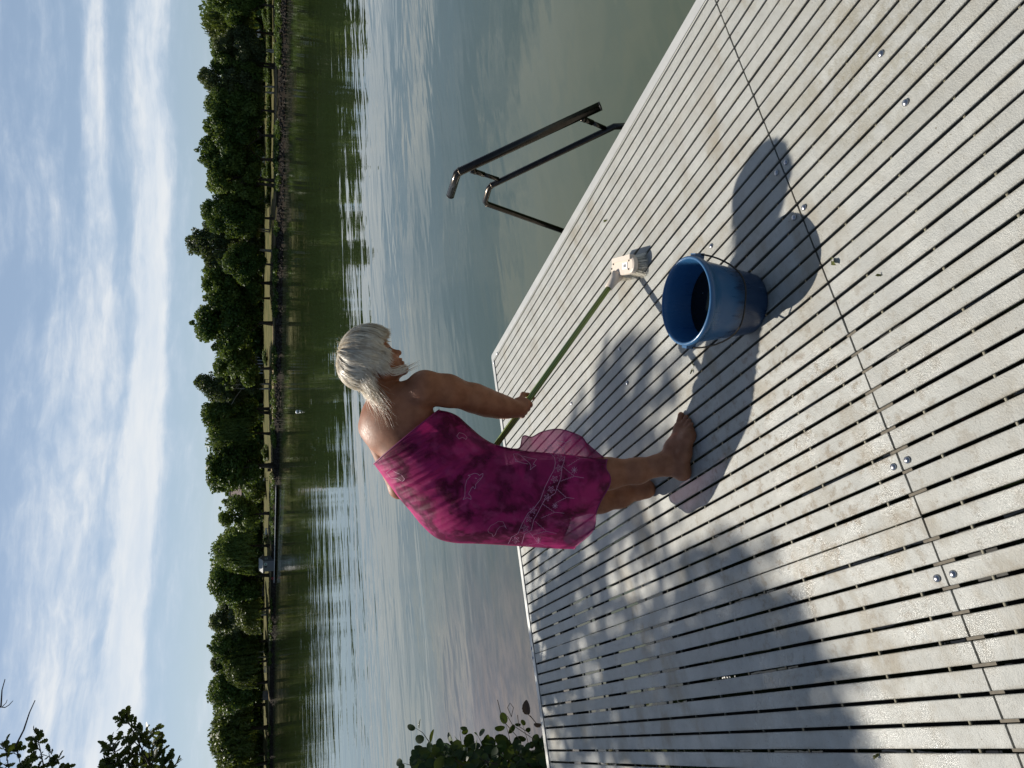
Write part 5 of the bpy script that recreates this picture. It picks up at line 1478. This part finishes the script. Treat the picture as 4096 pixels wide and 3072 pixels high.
def spray(a, b_, r0, n_side, spread, L=0.085, dens=3, droop=0.0):
    """a leafy branch from a to b with side shoots"""
    tw = MB()
    a = np.asarray(a, float); b_ = np.asarray(b_, float); ax = b_ - a; Ln = np.linalg.norm(ax); ax = ax / Ln
    tw.tube([a, (a + b_) / 2 + rnd(.01), b_], [r0, r0 * .7, r0 * .25], 5)
    for k in range(n_side):
        t = 0.12 + 0.88 * (k + r5.random() * .6) / n_side; q = a + ax * Ln * t
        sd = nrm(np.cross(ax, rnd()) + ax * 0.7); ln = spread * (1.05 - 0.75 * t) * r5.uniform(.6, 1.2); e = q + sd * ln + np.array([0, 0, -droop * ln])
        tw.tube([q, e], [r0 * .4, r0 * .15], 4, caps=False)
        for j in range(max(2, int(dens * ln / 0.05))):
            u_ = r5.uniform(.25, 1.02); pp = q + (e - q) * u_; dd = nrm(sd * .8 + rnd(.75))
            items.append((pp, dd, nrm(rnd(.7) + np.array([0, 0, .8])), L * r5.uniform(.7, 1.25), L * r5.uniform(.8, 1.1)))
    for j in range(4): items.append((b_ + rnd(.01), nrm(ax + rnd(.5)), nrm(rnd() + np.array([0, 0, 1])), L * r5.uniform(.7, 1.1), L))
    tw.build('branch', M_TWIG, oak, True)
# the three twig groups seen at the left edge of the upright view
D1 = 5.2
def twig(P, r):
    mb = MB(); mb.tube([at(x, y, D) for x, y, D in P], r, 6); mb.build('bare_twig', M_TWIG, oak, True)
spray(at(700, 3300, D1), at(505, 2868, D1), .011, 22, .26, .070, 5)
spray(at(640, 3240, D1 + .2), at(590, 2925, D1 + .2), .009, 14, .20, .068, 5)
spray(at(520, 3250, D1 - .2), at(450, 2975, D1 - .1), .009, 14, .18, .068, 5)
spray(at(700, 3300, D1), at(650, 3060, D1 + .1), .009, 10, .10, .062, 4)
spray(at(230, 3350, D1), at(150, 2945, D1), .010, 15, .21, .066, 5)
spray(at(130, 3330, D1 + .3), at(70, 3000, D1 + .2), .010, 14, .22, .066, 5)
spray(at(60, 3330, D1 + .1), at(20, 2985, D1), .009, 10, .14, .066, 4)
spray(at(280, 3330, D1 - .1), at(195, 3010, D1), .009, 10, .12, .064, 4)
twig([(62, 2985, D1), (95, 2920, D1), (118, 2850, D1), (140, 2802, D1)], [.0075, .006, .0045, .0035])
twig([(-60, 2890, D1), (4, 2824, D1), (8, 2760, D1), (20, 2717, D1)], [.008, .006, .004, .003])
twig([(3, 2828, D1), (20, 2830, D1), (36, 2820, D1), (52, 2803, D1)], [.004, .0035, .003, .002])
twig([(10, 2826, D1), (24, 2812, D1), (29, 2799, D1)], [.003, .0025, .0015])
# foliage higher up and nearer, outside the frame: it throws the dappled shade on the boards
SHADE = [(2200, 2330, .30), (2225, 2540, .28), (2230, 2740, .20), (2350, 2290, .20), (2390, 2470, .22), (2420, 2650, .16), (2455, 2790, .22), (2400, 2960, .24),
         (2570, 2500, .16), (2610, 2690, .26), (2650, 2890, .30), (2780, 2580, .22), (2840, 2770, .26), (2900, 2950, .30), (2990, 2440, .17), (2890, 2330, .16),
         (3060, 2640, .17), (3140, 2850, .22), (3020, 3040, .25), (3240, 2720, .10), (3260, 2980, .16), (2720, 2250, .13), (2500, 2190, .15), (2350, 2130, .18),
         (2240, 2200, .2), (3110, 2520, .11), (2960, 2250, .08), (3200, 2560, .08),
         (2500, 1480, .15), (2590, 1540, .10), (2450, 1590, .16), (2350, 1660, .15), (2560, 1430, .08), (2420, 1500, .10), (2270, 1745, .06), (2680, 1500, .05),
         (2250, 2450, .2), (2350, 2850, .18), (2300, 2950, .2), (2520, 2710, .18), (2530, 2850, .2), (2760, 2900, .18), (2950, 2620, .17), (2960, 2790, .17), (2420, 1720, .14), (2520, 1620, .13), (2650, 1560, .07), (2600, 2980, .2), (2200, 3000, .2), (2800, 3040, .22), (3200, 3060, .2), (2450, 1790, .18), (2540, 1710, .13), (2600, 1820, .10), (2340, 1800, .16), (2500, 1950, .14), (2430, 2080, .12)]
limb_t = {}
for i, (x, y, r_) in enumerate(SHADE):
    g = ground(x, y); t0 = r5.uniform(7.6, 9.2); c = g + SUN * t0
    e1 = nrm(np.cross(SUN, [0, 0, 1])); e2 = np.cross(SUN, e1)
    r_ *= 1.08; n_ = int(1350 * r_ * r_) + 6
    for k in range(n_):
        a = r5.uniform(0, 6.2832); rr = r_ * math.sqrt(r5.random()) * r5.uniform(.8, 1.15)
        p_ = c + e1 * math.cos(a) * rr + e2 * math.sin(a) * rr + SUN * r5.gauss(0, .22)
        items.append((p_, rnd(), nrm(rnd(.6) + SUN * 0.8), .105 * r5.uniform(.7, 1.2), .10))
    if i % 3 == 0:
        mb = MB(); mb.tube([c + nrm(np.array([-7.2, 4.6, 4.0]) - c) * 1.2, c, c + rnd(.15)], [.016, .009, .003], 5); mb.build('branch', M_TWIG, oak, True)
V, Q = leaf_ngons(items, OAK, .22, .12)
link('crown', quads_mesh('crown', V, Q), M_OAK, oak)
mb = MB(); tb = np.array([-7.2, 4.6, -0.3])
mb.tube([tb, tb + [0.1, 0, .5], tb + [.3, .1, 2.2], tb + [.7, .3, 4.2], tb + [1.2, .5, 6.6], tb + [1.6, .7, 8.6]], [.42, .30, .25, .21, .15, .06], 14)
for e, r_ in (((-2.6, 6.6, 6.2), .10), ((-3.4, 5.2, 5.6), .09), ((-2.2, 7.4, 6.8), .08), ((-4.4, 4.0, 6.6), .08), ((-1.6, 6.6, 6.0), .06), ((-5.4, 3.2, 3.2), .05)):
    s0 = tb + [.6, .25, 3.6]; e = np.array(e); mb.tube([s0, (s0 + e) / 2 + np.array([0, 0, .5]), e], [r_, r_ * .7, r_ * .2], 9)
mb.build('trunk', M_BARK, oak, True)

# ------------------------------------------------------------------ alder bush at the left edge of the jetty
bush = empty('alder_bush', at(2200, 3220, 4.9)); tag(bush, 'dark green alder bush with round leaves at the left edge beside the jetty', 'bush')
items = []; tw = MB()
def shoot(P, n_leaf, L, r0=.004, size_end=0.55, nd=None):
    P = [np.asarray(p, float) for p in P]; tw.tube(P, [r0 * (1 - .8 * i / (len(P) - 1)) for i in range(len(P))], 5)
    seg = np.cumsum([0] + [np.linalg.norm(b_ - a) for a, b_ in zip(P[:-1], P[1:])]); tot = seg[-1]
    for k in range(n_leaf):
        t = (k + .5) / n_leaf; s = t * tot; i = min(len(P) - 2, int(np.searchsorted(seg, s, side='right') - 1)); q = P[i] + (P[i + 1] - P[i]) * ((s - seg[i]) / max(1e-6, seg[i + 1] - seg[i]))
        ax = nrm(P[i + 1] - P[i]); sd = nrm(np.cross(ax, FWD) * (1 if k % 2 else -1) + ax * .55 + rnd(.35)); l_ = L * (1 - (1 - size_end) * t) * r5.uniform(.8, 1.15)
        items.append((q + sd * .012, sd, nrm(-FWD * .7 + np.array([0, 0, .5]) + rnd(.55)), l_, l_ * .82))
    items.append((P[-1], nrm(P[-1] - P[-2] + rnd(.2)), nrm(-FWD + rnd(.5)), L * size_end, L * size_end * .75))
DB = 4.75
shoot([at(1760, 3060, DB), at(1722, 2975, DB), at(1690, 2930, DB), at(1662, 2912, DB)], 5, .125, .0045, .5)
shoot([at(1860, 3100, DB + .1), at(1850, 3000, DB + .1), at(1840, 2940, DB + .1), at(1842, 2915, DB + .1)], 5, .11, .004, .5)
shoot([at(1960, 3080, DB + .15), at(1935, 2990, DB + .1), at(1905, 2930, DB + .1)], 5, .10, .004, .45)
shoot([at(2060, 3080, DB), at(2045, 2990, DB), at(2035, 2940, DB), at(2022, 2895, DB)], 6, .105, .004, .7)
shoot([at(2130, 3080, DB + .2), at(2110, 2960, DB + .2), at(2085, 2880, DB + .2)], 6, .085, .0035, .5)
shoot([at(1690, 3120, DB - .1), at(1640, 3060, DB - .1), at(1610, 3052, DB - .1)], 4, .11, .004, .6)
for k in range(150):
    y = r5.uniform(2968, 3250); x = r5.uniform(1655 + (3072 - y) * .1, 2175); D = DB + r5.uniform(-.25, .55)
    b0 = at(x + r5.uniform(20, 120), y + r5.uniform(40, 130), D + r5.uniform(-.05, .1)); e = at(x, y, D)
    if y < 3000 and x < 1760: continue
    shoot([b0, (b0 + e) / 2 + rnd(.01), e], 5, r5.uniform(.075, .12), .0035, .6)
V, Q = leaf_ngons(items, ALDER, .16, .10)
link('leaves', quads_mesh('leaves', V, Q), M_ALDER, bush)
for s_ in range(5):
    b0 = at(2230 + 30 * s_, 3260 + 40 * s_, DB + .1 * s_); tw.tube([(b0[0], b0[1], -.6), b0, at(1900 + 60 * s_, 3130, DB + .1)], [.02, .014, .006], 6)
tw.build('stems', M_TWIG, bush, True)['kind'] = 'stuff'
# dry reddish leaf and thin grass stalks by the jetty corner
sed = empty('dry_stalks', at(2160, 2935, 4.45)); tag(sed, 'thin dry stalks with a curled brown leaf between bush and jetty', 'plant')
mb = MB()
for P in ([(2160, 2910), (2125, 2870), (2104, 2850)], [(2155, 2905), (2120, 2862)], [(2140, 2960), (2050, 2900), (2030, 2865)], [(2080, 2960), (2010, 2880), (1990, 2800)], [(2045, 2865), (2030, 2830), (2040, 2812), (2054, 2830), (2045, 2868)], [(2120, 2935), (2075, 2905), (2070, 2860)]):
    mb.tube([at(x, y, 4.42) for x, y in P], .0022, 5)
mb.build('stalks', simple('dry_stalk', (0.12, 0.08, 0.05), 0.8, var=0.3), sed)
V, Q = leaf_ngons([(at(2112, 2858, 4.42), nrm(at(2104, 2808, 4.42) - at(2112, 2858, 4.42)), -FWD + np.array([.3, 0, .3]), .085, .055), (at(2135, 2895, 4.42), nrm(at(2160, 2900, 4.42) - at(2135, 2895, 4.42)), -FWD, .05, .03)], ALDER, .9, .2)
link('dry_leaf', quads_mesh('dry_leaf', V, Q), simple('brown_leaf', (0.10, 0.055, 0.025), 0.6, var=0.5, scale=60), sed)
